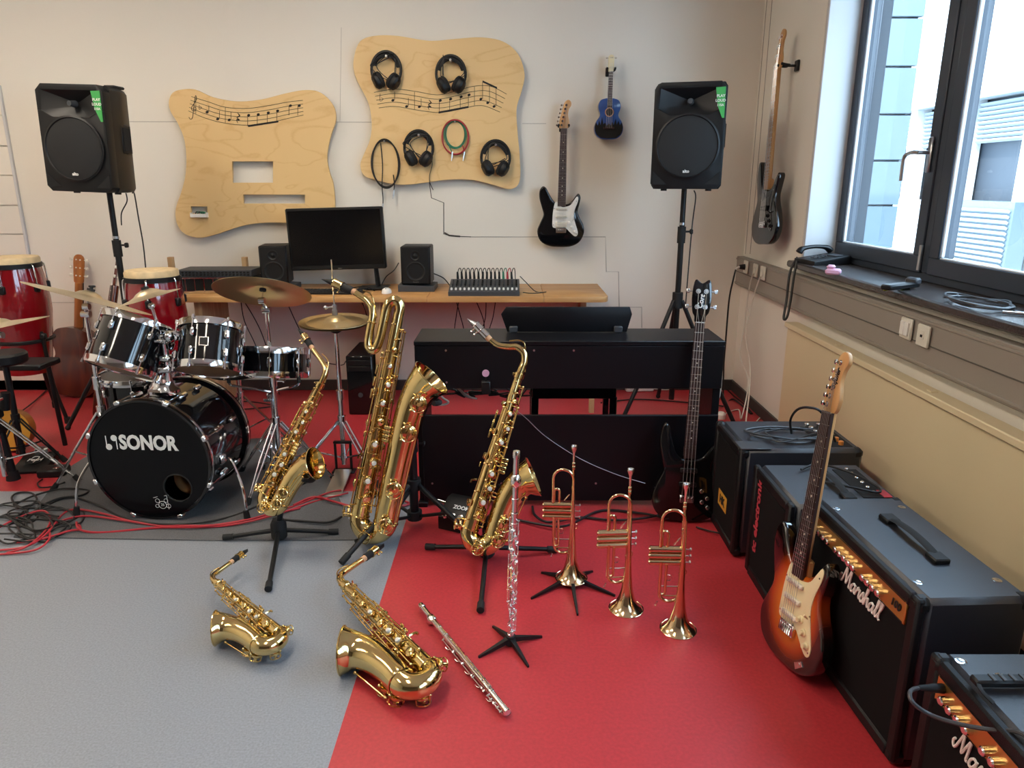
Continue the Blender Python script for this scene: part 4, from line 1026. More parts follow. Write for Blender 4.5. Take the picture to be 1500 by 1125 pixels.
for s in (-1, 1):
    a0 = Mb @ V((s * (BR + .005), -.03 * flip, BD - .12)); q = MB(rel(bdm))
    f_ = V((a0.x + s * .13, a0.y - .10, .015))
    q.tube(smooth_path([a0, a0 + V((s * .05, -.02, .0)), a0.lerp(f_, .55) + V((s * .04, -.02, .03)), f_], 6), .0065, 8); sp = q.build('spur_leg', 'chrome', bdm)
    q = MB(rel(bdm)); q.cyl(f_ - V((0, 0, .008)), f_ + V((-s * .006, .004, .035)), .016, .012, n=10); q.build('rubber_foot', 'rubber', sp)
    q = MB(rel(bdm)); q.box(a0, (.03, .05, .05), .008); q.build('spur_bracket', 'chrome', bdm)
# tom holder
hb = V((bc.x + .035, 3.20, .575))
t = thing('tom_holder', 'chrome double tom holder standing on top of the bass drum', 'tom holder', hb)
q = MB(); q.lathe([(.055, -.006), (.055, .012), (.04, .03), (.036, .05), (0, .05)], 22, Matrix.Diagonal((1.3, 1, 1, 1))); q.build('base_plate', 'chrome', t)
for s in (-1, 1):
    q = MB(); q.cyl((s * .03, 0, .03), (s * .03, 0, .26), .014); q.build('post', 'chrome', t)
    q = MB(); q.box((s * .03, -.004, .16), (.05, .05, .03), .008); q.build('lower_clamp', 'chrome', t)
    q = MB(); q.box((s * .03, 0, .25), (.045, .045, .05), .01); q.build('clamp', 'chrome', t)
    q = MB(); q.tube(smooth_path([(s * .03, 0, .25), (s * .06, .01, .275), (s * .10, .02, .26), (s * .15, .03, .235)], 5), .010, 8); q.build('tom_arm', 'chrome', t)
    q = MB(); q.ball((s * .055, -.005, .262), .026, 12); q.build('ball_joint', 'chrome', t)
    q = MB(); q.cyl((s * .03, -.03, .25), (s * .03, -.05, .25), .005, n=6); q.box((s * .03, -.055, .25), (.035, .008, .014), .003); q.build('wing_screw', 'chrome', t)
q = MB(); q.box((0, -.012, .11), (.11, .045, .028), .006); q.build('bridge_bracket', 'chrome', t)
def dplace(px, py, Y, up, D):
    c = at(px, py, Y); up = V(up).normalized()
    return frame(c - up * D / 2, up, (1, 0, 0))
drum('tom_drum', 'black tom tilted to the right on the left side of the bass drum', dplace(192, 507, 3.22, (.28, .52, 1), .235), .150, .235, 6, badge=R(-135))
drum('tom_drum', 'black tom with bright badge on the right above the bass drum', dplace(307, 510, 3.25, (.0, .50, 1), .215), .133, .215, 6, badge=R(-78))
fp = at(200, 585, 3.62)
ft = drum('floor_tom', 'black floor tom standing half hidden behind the bass drum', Matrix.Translation((fp.x, 3.68, .17)), .19, .37, 8, 'head_black', cat='drum')
for k in range(3):
    a = R(30 + 120 * k); q = MB(); q.cyl((.205 * cos(a), .205 * sin(a), -.155), (.205 * cos(a), .205 * sin(a), .22), .006, n=8); lg = q.build('leg', 'chrome', ft)
    q = MB(); q.cyl((.205 * cos(a), .205 * sin(a), -.17), (.205 * cos(a), .205 * sin(a), -.14), .013, n=10); q.build('rubber_foot', 'rubber', lg)
    q = MB(); q.box((.198 * cos(a), .198 * sin(a), .17), (.04, .04, .05), .008); q.build('leg_bracket', 'chrome', ft)
sn = at(397, 530, 3.55)
drum('snare_drum', 'shallow black snare drum behind the alto saxophone mouthpiece', frame(V((sn.x, 3.55, sn.z)) - V((.03, .24, 1)).normalized() * .07, (.03, .24, 1)), .175, .14, 8)
def tripod(t, base, hub, foot_r, z_slide, ang0, mt='chrome', w_=.010, n=3, flat=True):
    # double-braced legs, coordinates in the thing's frame
    for k in range(n):
        a = R(ang0 + 360 * k / n); d = V((cos(a), sin(a), 0)); s = V((-sin(a), cos(a), 0)) * .012
        for sg in ((-1, 1) if flat else (0,)):
            q = MB(); q.tube([d * .018 + s * sg + V((0, 0, hub)), d * foot_r * .55 + s * sg + V((0, 0, hub * .52)), d * foot_r + s * sg * .3 + V((0, 0, .016))], .0055, 6); lg = q.build('leg', mt, t)
        q = MB(); q.tube([d * .016 + V((0, 0, z_slide)), d * foot_r * .56 + V((0, 0, hub * .5))], .005, 6); q.build('brace', mt, t)
        q = MB(); q.cyl(d * (foot_r + .012) + V((0, 0, .0)), d * (foot_r - .012) + V((0, 0, .034)), .016, .012, n=10); q.build('rubber_foot', 'rubber', lg)
    q = MB(); q.cyl((0, 0, hub - .02), (0, 0, hub + .03), .022); q.build('hub', mt, t)
    q = MB(); q.cyl((0, 0, z_slide - .015), (0, 0, z_slide + .015), .02); q.build('slide_collar', mt, t)
# snare stand
t = thing('snare_stand', 'chrome tripod stand under the black snare drum', 'drum stand', (sn.x - .01, 3.55, 0))
zt = sn.z - .07
q = MB(); q.cyl((0, 0, .05), (0, 0, zt - .10), .0125); q.build('pole', 'chrome', t)
tripod(t, None, .30, .24, .09, 40)
q = MB(); q.box((0, 0, zt - .11), (.05, .05, .05), .01); q.cyl((.0, -.02, zt - .11), (.0, -.07, zt - .11), .006); q.box((0, -.075, zt - .11), (.04, .008, .016), .003); q.build('tilter', 'chrome', t)
for k in range(3):
    a = R(90 + 120 * k); d = V((cos(a), sin(a), 0)); q = MB()
    q.tube(smooth_path([V((0, 0, zt - .09)), d * .08 + V((0, 0, zt - .06)), d * .165 + V((0, 0, zt - .035)), d * .197 + V((0, 0, zt - .018)), d * .2 + V((0, 0, zt + .02))], 5), .0065, 8); am = q.build('basket_arm', 'chrome', t)
    q = MB(); q.cyl(d * .2 + V((0, 0, zt - .012)), d * .2 + V((0, 0, zt + .024)), .010, n=8); q.build('rubber_tip', 'rubber', am)
def cymbal(label, c, nrm, dia, m='cymbal', both=False):
    M = frame(c, nrm); r_ = dia / 2
    o = tag(MB().lathe([(.006, .022), (.02, .022), (.045, .012), (.058, .002), (.062, 0), (r_ * .6, -.007), (r_, -.016), (r_ * .998, -.0172), (r_ * .6, -.0085), (.062, -.0015), (.045, .010), (.02, .020), (.006, .020)], 56).build('cymbal', m, None, M), label, 'cymbal', 'cymbals')
    return o
def cym_stand(label, top, base, zj, legs_r, ang0, tilt=(0, 0, 1), hub=.40):
    t = thing('cymbal_stand', label, 'cymbal stand', base, group='cymbal stands')
    Tp = rel(t) @ V(top); tl = V(tilt).normalized()
    j = V((0, 0, zj)); 
    q = MB(); q.cyl((0, 0, .05), (0, 0, zj * .62), .0135); q.build('lower_tube', 'chrome', t)
    q = MB(); q.cyl((0, 0, zj * .58), j, .0105); q.build('upper_tube', 'chrome', t)
    q = MB(); q.cyl((0, 0, zj * .58), (0, 0, zj * .65), .02); q.cyl((.015, 0, zj * .61), (.05, 0, zj * .61), .005, n=6); q.box((.055, 0, zj * .61), (.010, .03, .014), .003); q.build('clamp', 'chrome', t)
    e = Tp - tl * .055
    q = MB(); q.tube([j, j.lerp(e, .5), e], .0085, 8); q.build('boom_arm', 'chrome', t)
    q = MB(); q.cyl(j - V((.02, 0, 0)), j + V((.02, 0, 0)), .017); q.build('joint', 'chrome', t)
    q = MB(); q.cyl(e - V((.014, 0, 0)), e + V((.014, 0, 0)), .016); q.cyl(e, Tp + tl * .045, .0035, n=8); q.build('tilter', 'chrome', t)
    q = MB(); q.cyl(Tp + tl * .0235, Tp + tl * .034, .018, n=14); q.cyl(Tp - tl * .008, Tp + tl * .004, .016, n=14); q.build('felt', 'rubber', t)
    q = MB(); q.cyl(Tp + tl * .034, Tp + tl * .046, .008, n=8); q.box(Tp + tl * .046, (.034, .008, .010), .003); q.build('wing_nut', 'plastic', t)
    tripod(t, None, hub, legs_r, .14, ang0)
    return t
# left crash: seen edge-on, sloping down to the right
c1 = at(131, 433, 3.45); n1 = V((.284, .273, 1)).normalized()
cymbal('large tilted crash cymbal left of the drum kit', c1, n1, .56, 'cymbal_pale')
cym_stand('chrome cymbal stand at the left front edge of the rug', c1, V((c1.x - .03, 3.45, 0)), c1.z - .09, .27, 192, n1)
# splash on the tom holder
c2 = at(216, 431, 3.18); n2 = V((-.27, -.015, 1)).normalized()
cymbal('small splash cymbal above the left tom', c2, n2, .27, 'cymbal_pale')
t = thing('splash_arm', 'chrome rod holding the small splash cymbal above the toms', 'cymbal arm', hb + V((.05, .0, .12)))
q = MB(rel(t)); q.cyl(hb + V((.05, 0, .12)), at(236, 490, 3.2), .007); q.cyl(at(236, 490, 3.2), at(222, 448, 3.18), .0065); q.build('rod', 'chrome', t)
q = MB(rel(t)); q.ball(at(222, 448, 3.18), .015, 10); q.build('tilter', 'chrome', t)
q = MB(rel(t)); q.cyl(at(222, 448, 3.18), c2 + n2 * .04, .0035, n=8); q.cyl(c2 + n2 * .022, c2 + n2 * .034, .016, n=12); q.build('felt', 'rubber', t)
# ride
c3 = at(385, 424, 3.45); n3 = V((.02, .50, 1)).normalized()
cymbal('brown ride cymbal in front of the left studio speaker', c3, n3, .455)
q = MB(); 
cym_stand('straight chrome stand under the brown ride cymbal', c3, V((c3.x + .005, 3.46, 0)), c3.z - .10, .26, 250, n3, .34)
# hi-hat
c4 = at(491, 468, 3.60)
cymbal('upper hi-hat cymbal left of the baritone saxophone', c4, (0, -.05, 1), .36)
o = cymbal('lower hi-hat cymbal left of the baritone saxophone', c4 - V((0, 0, .024)), (0, .05, -1), .36)
t = thing('hihat_stand', 'chrome hi-hat stand with long pull rod in front of the desk', 'cymbal stand', (c4.x, 3.60, 0))
q = MB(); q.cyl((0, 0, c4.z - .05), (0, 0, at(489, 380, 3.6).z), .0032, n=8); q.build('pull_rod', 'chrome', t)
q = MB(); q.cyl((0, 0, .06), (0, 0, .45), .015); q.build('lower_tube', 'chrome', t)
q = MB(); q.cyl((0, 0, .42), (0, 0, c4.z - .07), .0115); q.build('upper_tube', 'chrome', t)
q = MB(); q.lathe([(.012, -.07), (.028, -.06), (.028, -.048), (.012, -.045)], 16, Matrix.Translation((0, 0, c4.z))); q.build('seat_cup', 'rubber', t)
q = MB(); q.cyl((0, 0, c4.z + .024), (0, 0, c4.z + .05), .014); q.cyl((0, 0, c4.z + .05), (0, 0, c4.z + .075), .011); q.cyl((-.01, 0, c4.z + .062), (-.035, -.01, c4.z + .062), .005, n=6); q.ball((-.042, -.012, c4.z + .062), .011, 8); q.build('clutch', 'steel', t)
q = MB(); q.cyl((0, 0, .42), (0, 0, .47), .021); q.build('collar', 'chrome', t)
tripod(t, None, .30, .27, .10, 80)
q = MB(); q.box((0, -.16, .022), (.085, .26, .008), .002, Matrix.Rotation(R(8), 3, 'X')); q.build('foot_plate', 'steel', t)
q = MB(); q.tube([(-.04, -.02, .19), (-.04, -.02, .03)], .007, 6); q.tube([(.04, -.02, .19), (.04, -.02, .03)], .007, 6); q.box((0, -.02, .19), (.095, .02, .014), .003); q.box((0, -.02, .028), (.12, .06, .012), .003); q.build('pedal_yoke', 'plastic', t)
# bass drum pedal behind the drum
t = thing('drum_pedal', 'chrome bass drum pedal behind the bass drum', 'drum pedal', (bc.x + .10, 3.62, 0))
q = MB(); q.box((0, .10, .03), (.08, .26, .008), .002, Matrix.Rotation(R(9), 3, 'X')); q.build('foot_plate', 'steel', t)
for s in (-1, 1):
    q = MB(); q.cyl((s * .05, 0, 0), (s * .05, 0, .24), .008); q.build('post', 'chrome', t)
q = MB(); q.cyl((-.06, 0, .235), (.06, 0, .235), .007); q.build('axle', 'chrome', t)
q = MB(); q.cyl((0, 0, .235), (0, -.08, .36), .005); q.cyl((0, -.10, .36), (0, -.06, .36), .022); q.build('beater', 'white', t)
# drum throne
t = thing('drum_stool', 'round black drum stool behind the bass drum', 'stool', (bc.x + .05, 4.05, 0))
q = MB(); q.lathe([(0, .44), (.155, .44), (.165, .455), (.165, .50), (.15, .52), (0, .525)], 30); q.build('seat', 'plastic', t)
q = MB(); q.cyl((0, 0, .06), (0, 0, .44), .015); q.build('pole', 'chrome', t)
tripod(t, None, .30, .24, .10, 20)

# ================================================================ congas and percussion at the far left
def conga(label, c, ztop, Rh, H, stand_ang):
    t = thing('conga_drum', label, 'conga', (c[0], c[1], 0), group='red congas')
    z0 = ztop - H
    q = MB(); q.lathe([(Rh * .80, z0), (Rh * .98, z0 + H * .25), (Rh * 1.16, z0 + H * .55), (Rh * 1.17, z0 + H * .66), (Rh * 1.08, z0 + H * .86), (Rh * .98, ztop - .01), (Rh * .94, ztop - .01), (Rh * .72, z0)], 40); q.build('shell', 'conga_red', t)
    q = MB(); q.lathe([(Rh * 1.03, ztop - .028), (Rh * 1.035, ztop + .004), (Rh * .99, ztop + .016), (0, ztop + .018)], 40); q.build('drum_skin', 'conga_skin', t)
    q = MB(); q.lathe([(Rh * 1.03, ztop - .05), (Rh * 1.075, ztop - .048), (Rh * 1.075, ztop - .022), (Rh * 1.03, ztop - .02)], 40); q.build('rim', 'plastic', t)
    for k in range(6):
        a = 2 * pi * (k + .72) / 6; d = V((cos(a), sin(a), 0)); q = MB()
        q.tube(smooth_path([d * Rh * 1.06 + V((0, 0, ztop - .03)), d * Rh * 1.13 + V((0, 0, ztop - .04)), d * Rh * 1.16 + V((0, 0, ztop - .10)), d * Rh * 1.16 + V((0, 0, ztop - .15))], 4), .005, 6)
        hk = q.build('tension_hook', 'chrome', t)
        q = MB(frame((0, 0, 0), (0, 0, 1), d)); q.box((Rh * 1.14, 0, ztop - .17), (.03, .035, .05), .006); q.build('lug', 'plastic', hk)
    q = MB(); q.ring((0, 0, z0 + H * .30), Rh * 1.04, .012, n=32); q.build('stand_ring', 'plastic', t)
    for k in range(3):
        a = R(stand_ang + 120 * k); d = V((cos(a), sin(a), 0)); q = MB()
        q.tube(smooth_path([d * Rh * 1.03 + V((0, 0, z0 + H * .38)), d * Rh * 1.08 + V((0, 0, z0 + H * .30)), d * Rh * 1.2 + V((0, 0, z0 * .8)), d * Rh * 1.65 + V((0, 0, .02))], 4), .012, 8); lg = q.build('stand_leg', 'plastic', t)
        q = MB(); q.cyl(d * Rh * 1.65 + V((0, 0, 0)), d * Rh * 1.65 + V((0, 0, .04)), .018, n=10); q.build('rubber_foot', 'rubber', lg)
        q = MB(); q.box(d * Rh * 1.12 + V((0, 0, z0 + H * .34)), (.035, .035, .04), .008); q.build('clamp', 'plastic', t)
a = at(14, 380, 4.55); conga('tall red conga at the left edge of the picture', (a.x, 4.55), a.z, .158, .72, -20)
a = at(222, 399, 4.36); conga('red conga standing behind the toms', (a.x, 4.36), a.z, .146, .72, 30)
# white edged cymbal and stand at the left border
c5 = at(-6, 474, 3.30); n5 = V((-.19, .02, 1)).normalized()
cymbal('pale cymbal at the left border before the tall conga', c5, n5, .43, 'cymbal_pale')
cym_stand('chrome cymbal stand at the left border of the picture', c5, V((c5.x - .22, 3.46, 0)), c5.z - .12, .34, 8, n5, .36)
# electronic drum rack
p = fl(20, 702)
t = thing('drum_rack', 'black drum rack leg with rubber foot and clamped trays at the left border', 'drum rack', p)
q = MB(rel(t)); q.cyl(p + V((0, 0, .03)), p + V((-.05, .0, .66)), .021); q.build('upright', 'plastic', t)
q = MB(rel(t)); q.cyl(p, p + V((0, 0, .05)), .034, .028); q.build('rubber_foot', 'rubber', t)
q = MB(rel(t)); q.cyl(p + V((-.045, .0, .60)), p + V((-.9, .1, .60)), .02); q.build('cross_bar', 'plastic', t)
for z in (.28, .36, .60): 
    q = MB(rel(t)); q.box(p + V((-.02 - z * .04, 0, z)), (.065, .07, .05), .01); q.build('clamp', 'rubber', t)
q = MB(rel(t)); q.cyl(at(8, 575, p.y) , at(8, 600, p.y), .022); q.build('cable_tie', 'plastic', t)
t = thing('padded_stool', 'dark padded stool seat at the left border before the tall conga', 'stool', (at(6, 525, 3.75).x, 3.75, 0))
z = at(6, 516, 3.75).z
q = MB(); q.lathe([(0, z - .06), (.10, z - .06), (.11, z - .05), (.11, z - .012), (.10, z), (0, z + .004)], 28); q.build('seat', 'plastic', t)
q = MB(); q.cyl((0, 0, .05), (0, 0, z - .06), .016); q.build('pole', 'plastic', t)
tripod(t, None, .26, .2, .1, 10, 'plastic')
pk = at(38, 533, 4.0)
t = thing('keyboard_stand', 'flat black instrument tray on legs before the tall conga', 'stand', (pk.x, 4.0, 0))
q = MB(); q.box((-.06, 0, pk.z), (.40, .20, .035), .008); q.build('tray', 'plastic', t)
for x in (-.22, .11):
    q = MB(); q.cyl((x, .05, 0), (x, .02, pk.z - .01), .013); q.build('leg', 'plastic', t)
ph = at(-8, 567, 3.9)
t = thing('hand_drum', 'amber wooden hand drum low at the left border', 'drum', M=frame((ph.x, 3.95, .13), (.15, -1, .15)))
q = MB(); q.lathe([(.12, -.05), (.125, .0), (.12, .02)], 30); q.build('frame', 'cedar', t)
q = MB(); q.lathe([(.12, .018), (0, .020)], 30); q.build('skin', 'yellow_print', t)
# kick pedal plate and small box on the floor
p = fl(50, 686)
t = thing('kick_pedal', 'black wedge shaped foot pedal with a round white logo on the floor', 'pedal', M=Matrix.Translation(p) @ Matrix.Rotation(R(10), 4, 'Z'))
q = MB(Matrix.Rotation(pi / 2, 4, 'Z')); q.slab([(-.08, 0), (.12, 0), (.12, .05), (-.06, .022), (-.08, .012)], -.085, .085, .006, 2); q.build('wedge', 'plastic', t)
Mw = Matrix.Translation((0, .025, .0375)) @ Matrix.Rotation(R(9), 4, 'X')
q = MB(Mw); q.cyl((0, 0, 0), (0, 0, .003), .046, n=24); lg = q.build('logo_disc', 'matte_black', t)
q = MB(Mw); q.mesh(text_mesh('Pearl', .036, .0006, .001, .15), Matrix.Translation((0, 0, .0034))); q.tube(smooth_path([(-.02, .02, .0034), (-.01, .034, .0034), (.014, .026, .0034), (.002, -.03, .0034)], 5), .003, 5); q.build('logo_print', 'white', lg)
q = MB(); q.box((0, .13, .04), (.07, .05, .07), .006); q.build('hinge_block', 'steel', t)
p = fl(80, 695)
t = thing('footswitch', 'small flat black box lying on the red floor beside the foot pedal', 'footswitch', M=Matrix.Translation(p) @ Matrix.Rotation(R(8), 4, 'Z'))
q = MB(); q.box((0, 0, .02), (.13, .10, .04), .006); q.build('case', 'plastic', t)
q = MB(); q.box((.02, -.01, .041), (.03, .02, .003), .001); q.build('label_plate', 'silver', t)
# ================================================================ saxophones (local z = body tube upwards, +x towards the bell, -y = key side)
CUP = MB().lathe([(.0, .006), (.55, .006), (.86, .004), (1.0, -.004), (1.0, -.010), (.9, -.012), (0, -.012)], 20)
def scaled_cup(r): return MB().lathe([(0, .0045), (r * .5, .0045), (r * .86, .003), (r, -.001), (r, -.006), (r * .9, -.007), (0, -.007)], 18)
CUPS = {}
def cup_mesh(r, m):
    k = (round(r, 4), m)
    if k not in CUPS:
        q = scaled_cup(r); q.cyl((0, 0, .004), (0, 0, .0065), r * .22, n=8); CUPS[k] = q.data('key_cup', m)
    return CUPS[k]
PEARL = {}
def pearl_mesh(r):
    k = round(r, 4)
    if k not in PEARL: PEARL[k] = MB().lathe([(0, .004), (r * .8, .003), (r, 0), (r, -.003), (0, -.003)], 12).data('pearl_button', 'ivory')
    return PEARL[k]
SAX = {
    'alto': dict(L=.55, sep=.078, r0=.0125, r1=.0265, r2=.034, bell=[(.078, .09), (.080, .15), (.090, .205), (.110, .247), (.138, .272)], br=[.036, .038, .042, .047, .0615], neck=[(0, .545), (0, .572), (-.004, .597), (-.018, .616), (-.045, .630), (-.085, .646), (-.12, .661)], mp=(-.12, .661, -.205, .701), rod=.0022, k=1.0),
    'tenor': dict(L=.70, sep=.098, r0=.0150, r1=.033, r2=.041, bell=[(.098, .11), (.100, .20), (.110, .265), (.134, .318), (.168, .350)], br=[.043, .047, .052, .058, .077], neck=[(0, .695), (.002, .725), (.003, .752), (-.010, .780), (-.040, .794), (-.075, .784), (-.115, .780), (-.16, .797)], mp=(-.16, .797, -.25, .845), rod=.0026, k=1.2),
    'bari': dict(L=.96, sep=.118, r0=.022, r1=.040, r2=.049, bell=[(.118, .16), (.120, .38), (.129, .57), (.150, .67), (.190, .735)], br=[.051, .055, .061, .067, .088], neck=None, rod=.0030, k=1.35),
}
def sax(label, M, kind, mouth='rubber'):
    S = SAX[kind]; L, sep, r0, r1, r2, K = S['L'], S['sep'], S['r0'], S['r1'], S['r2'], S['k']
    t = thing({'alto': 'alto_saxophone', 'tenor': 'tenor_saxophone', 'bari': 'baritone_saxophone'}[kind], label, 'saxophone', M=M)
    zb = sep / 2 + (r1 + r2) / 2
    q = MB(); q.tube([(0, 0, zb + (L - zb) * i / 10) for i in range(11)], [r1 + (r0 - r1) * (i / 10) for i in range(11)], 24); q.build('body_tube', 'gold', t)
    def rad(z): return r1 + (r0 - r1) * max(0, (z - zb)) / (L - zb)
    q = MB(); n = 14; q.tube([(sep / 2 - sep / 2 * cos(pi * i / n), 0, zb - sep / 2 * sin(pi * i / n)) for i in range(n + 1)], [r1 + (r2 - r1) * i / n for i in range(n + 1)], 24); bw = q.build('bow', 'gold', t)
    for i in (0, n):
        q = MB(); a = pi * i / n; q.ring((sep / 2 - sep / 2 * cos(a), 0, zb + .002), (r1 if i == 0 else r2) + .001, .0028, n=28); q.build('bow_ring', 'gold', bw)
    P = [V((sep, 0, zb))] + [V((x, 0, z)) for x, z in S['bell']]; P2 = smooth_path(P, 5)
    rr = [r2] + S['br']; R2 = [p.x for p in smooth_path([(v, 0, 0) for v in rr], 5)]
    q = MB(); q.tube(P2, R2, 36, cap=False); q.tube(P2, [v - .0012 for v in R2], 36, cap=False); bl = q.build('bell', 'gold', t)
    ax = (P2[-1] - P2[-2]).normalized()
    q = MB(); q.ring(P2[-1], R2[-1], .0024, ax, 40, 6); q.build('bell_rim', 'gold', bl)
    # brace between tube and bell
    zc = zb + (S['bell'][-2][1] - zb) * .62
    q = MB(); q.tube([(rad(zc), 0, zc), (sep - r2 * 1.0, 0, zc)], .004, 8); q.ring((sep / 2, 0, zc), .013 * K, .003, (0, 1, 0), 16, 5); q.build('bell_brace', 'gold', t)
    # neck
    if kind == 'bari':
        Z = L
        pig = smooth_path([(0, 0, Z - .01), (0, 0, Z + .025), (-.014, -.006, Z + .05), (-.036, -.012, Z + .045), (-.048, -.016, Z + .015), (-.050, -.018, Z - .05), (-.052, -.020, Z - .12), (-.060, -.024, Z - .158), (-.078, -.026, Z - .166), (-.094, -.026, Z - .150), (-.098, -.026, Z - .11), (-.098, -.026, Z - .05)], 6)
        q = MB(); q.tube(pig, [.022, .0215, .021, .0205, .020, .019, .018, .0175, .017, .0165, .016], 18); q.build('pigtail', 'gold', t)
        neck = [(-.098, -.026, Z - .055), (-.100, -.026, Z - .02), (-.112, -.026, Z + .008), (-.14, -.026, Z + .030), (-.18, -.026, Z + .045), (-.205, -.026, Z + .053)]
        mp = (-.205, Z + .053, -.345, Z + .082)
        q = MB(); q.ring((-.098, -.026, Z - .055), .017, .004, n=20); q.build('neck_receiver', 'gold', t)
        ny = -.026
    else:
        neck = [(x, 0, z) for x, z in S['neck']]; mp = S['mp']; ny = 0
        q = MB(); q.lathe([(r0 + .001, -.016), (r0 + .004, -.014), (r0 + .004, .004), (r0 + .001, .006)], 20, Matrix.Translation((0, 0, L - .002))); q.box((-r0 - .006, 0, L - .006), (.010, .006, .012), .002); q.cyl((-r0 - .008, -.012, L - .006), (-r0 - .008, .012, L - .006), .0025, n=6); q.build('neck_receiver', 'gold', t)
    NP = smooth_path(neck, 6)
    q = MB(); q.tube(NP, [r0 * .96, r0 * .94, r0 * .9, r0 * .82, r0 * .74, r0 * .66] if kind != 'bari' else [.0155, .015, .0145, .0135, .0125, .012], 16); nk = q.build('neck', 'gold', t)
    m = len(NP) // 2
    q = MB(); q.tube(smooth_path([NP[3] + V((.014, 0, .004)) * K, NP[m] + V((.004, 0, .022)) * K, NP[int(m * 1.45)] + V((0, 0, .020)) * K], 6), .0022 * K, 6); q.build('octave_key', 'gold_dark', nk)
    a, e = V((mp[0], ny, mp[1])), V((mp[2], ny, mp[3])); d = (e - a).normalized(); ln = (e - a).length; rm = .0125 * K if kind != 'bari' else .0165
    q = MB(); q.cyl(a - d * .016, a + d * .014, rm * .78, n=16); q.build('neck_cork', 'cork', nk)
    up = V((-d.z, 0, d.x)); up = up if up.z > 0 else -up
    q = MB(); n_ = 14; rings = [(0.004, rm, 1, 0), (.20, rm * 1.02, 1, 0), (.55, rm * .95, 1, 0), (.80, rm * .80, .70, -.25), (1.0, rm * .55, .18, -.55)]
    vs = []; fs = []
    for f_, r_, fl_, of in rings:
        for k in range(n_):
            an = 2 * pi * k / n_; vs.append(a + d * ln * f_ + V((0, 1, 0)) * r_ * cos(an) + up * (r_ * fl_ * sin(an) + of * rm * .8))
    for i in range(len(rings) - 1):
        for k in range(n_): fs.append((i * n_ + k, i * n_ + (k + 1) % n_, (i + 1) * n_ + (k + 1) % n_, (i + 1) * n_ + k))
    fs += [tuple(range(n_)), tuple((len(rings) - 1) * n_ + k for k in range(n_))]
    q.add(vs, fs); mo = q.build('mouthpiece', mouth, t)
    q = MB(); q.tube([a + d * ln * .34, a + d * ln * .62], rm * 1.10, 18, cap=False); q.ring(a + d * ln * .34, rm * 1.11, .002, d, 18, 5); q.ring(a + d * ln * .62, rm * 1.10, .002, d, 18, 5)
    for f_ in (.4, .56): q.cyl(a + d * ln * f_ - up * rm, a + d * ln * f_ - up * (rm + .012), .002, n=6); q.ball(a + d * ln * f_ - up * (rm + .014), .0045, 8)
    q.build('ligature', 'gold' if mouth != 'silver' else 'silver', mo)
    # keywork: cups
    def on_tube(z, phi, lift): 
        r_ = rad(z) + lift; return V((r_ * cos(phi), r_ * sin(phi), z))
    def cup(z, phi, r_, lift=.008, m='gold', pearl=False):
        p = on_tube(z, phi, lift * K); nrm = V((cos(phi), sin(phi), 0))
        o = put(cup_mesh(r_ * K, m), 'key_cup', t, frame(p, nrm, (0, 0, 1)))
        if pearl: put(pearl_mesh(r_ * K * .55), 'pearl_button', o, Matrix.Translation((0, 0, .0075)))
    span = L - zb
    main = [(.10, .0155), (.19, .015), (.28, .0142), (.37, .0134), (.48, .0125), (.57, .0118), (.66, .0108), (.75, .0096), (.83, .0082)]
    for i, (f_, r_) in enumerate(main):
        cup(zb + span * f_, R(-62 if i % 2 else -50), r_, pearl=i in (1, 2, 3, 5, 6, 7))
    for f_, r_ in [(.16, .0125), (.46, .0115), (.62, .0105), (.80, .0085)]: cup(zb + span * f_, R(-150), r_)
    for f_, r_ in [(.12, .0135), (.24, .013), (.35, .0125), (.46, .0118), (.58, .011), (.70, .0095), (.82, .008)]: cup(zb + span * f_, R(52), r_, pearl=f_ in (.24, .35, .58))
    for f_, r_ in [(.30, .0105), (.52, .0095), (.90, .007)]: cup(zb + span * f_, R(118), r_)
    # rods, posts
    for phi, f0, f1, lift in [(-20, .04, .93, .012), (-84, .10, .55, .014), (-92, .42, .95, .013), (-118, .06, .78, .014), (-32, .30, .80, .020), (22, .06, .92, .012), (84, .08, .66, .014), (100, .30, .9, .013)]:
        p = R(phi); a_, b_ = on_tube(zb + span * f0, p, lift * K), on_tube(zb + span * f1, p, lift * K)
        q = MB(); q.cyl(a_, b_, S['rod'], n=8)
        for k in range(5):
            c_ = a_.lerp(b_, k / 4); i_ = on_tube(c_.z, p, -.002); q.cyl(i_, c_, S['rod'] * .9, n=6); q.ball(c_, S['rod'] * 1.9, 8)
        q.build('key_rod', 'gold_dark', t)
    rr_ = random.Random(hash(kind) % 97 if False else {'alto': 3, 'tenor': 5, 'bari': 9}[kind])
    for i in range(14):            # key arms linking rods to cups
        z = zb + span * (.07 + .062 * i); sgn = 1 if i % 3 == 2 else -1
        p0, p1 = R(sgn * rr_.uniform(15, 35)), R(sgn * rr_.uniform(60, 95))
        q = MB(); q.tube(smooth_path([on_tube(z, p0, .014 * K), on_tube(z + .006 * K, (p0 + p1) / 2, .017 * K), on_tube(z + rr_.uniform(-.012, .012), p1, .013 * K)], 4), .0021 * K, 6); q.build('key_arm', 'gold_dark', t)
    for i, f_ in enumerate((.60, .66, .72)):     # side keys on the player's edge
        q = MB(); p = on_tube(zb + span * f_, R(-172), .014 * K); q.box(p, (.006 * K, .010 * K, .030 * K), .002); q.build('side_key', 'gold', t)
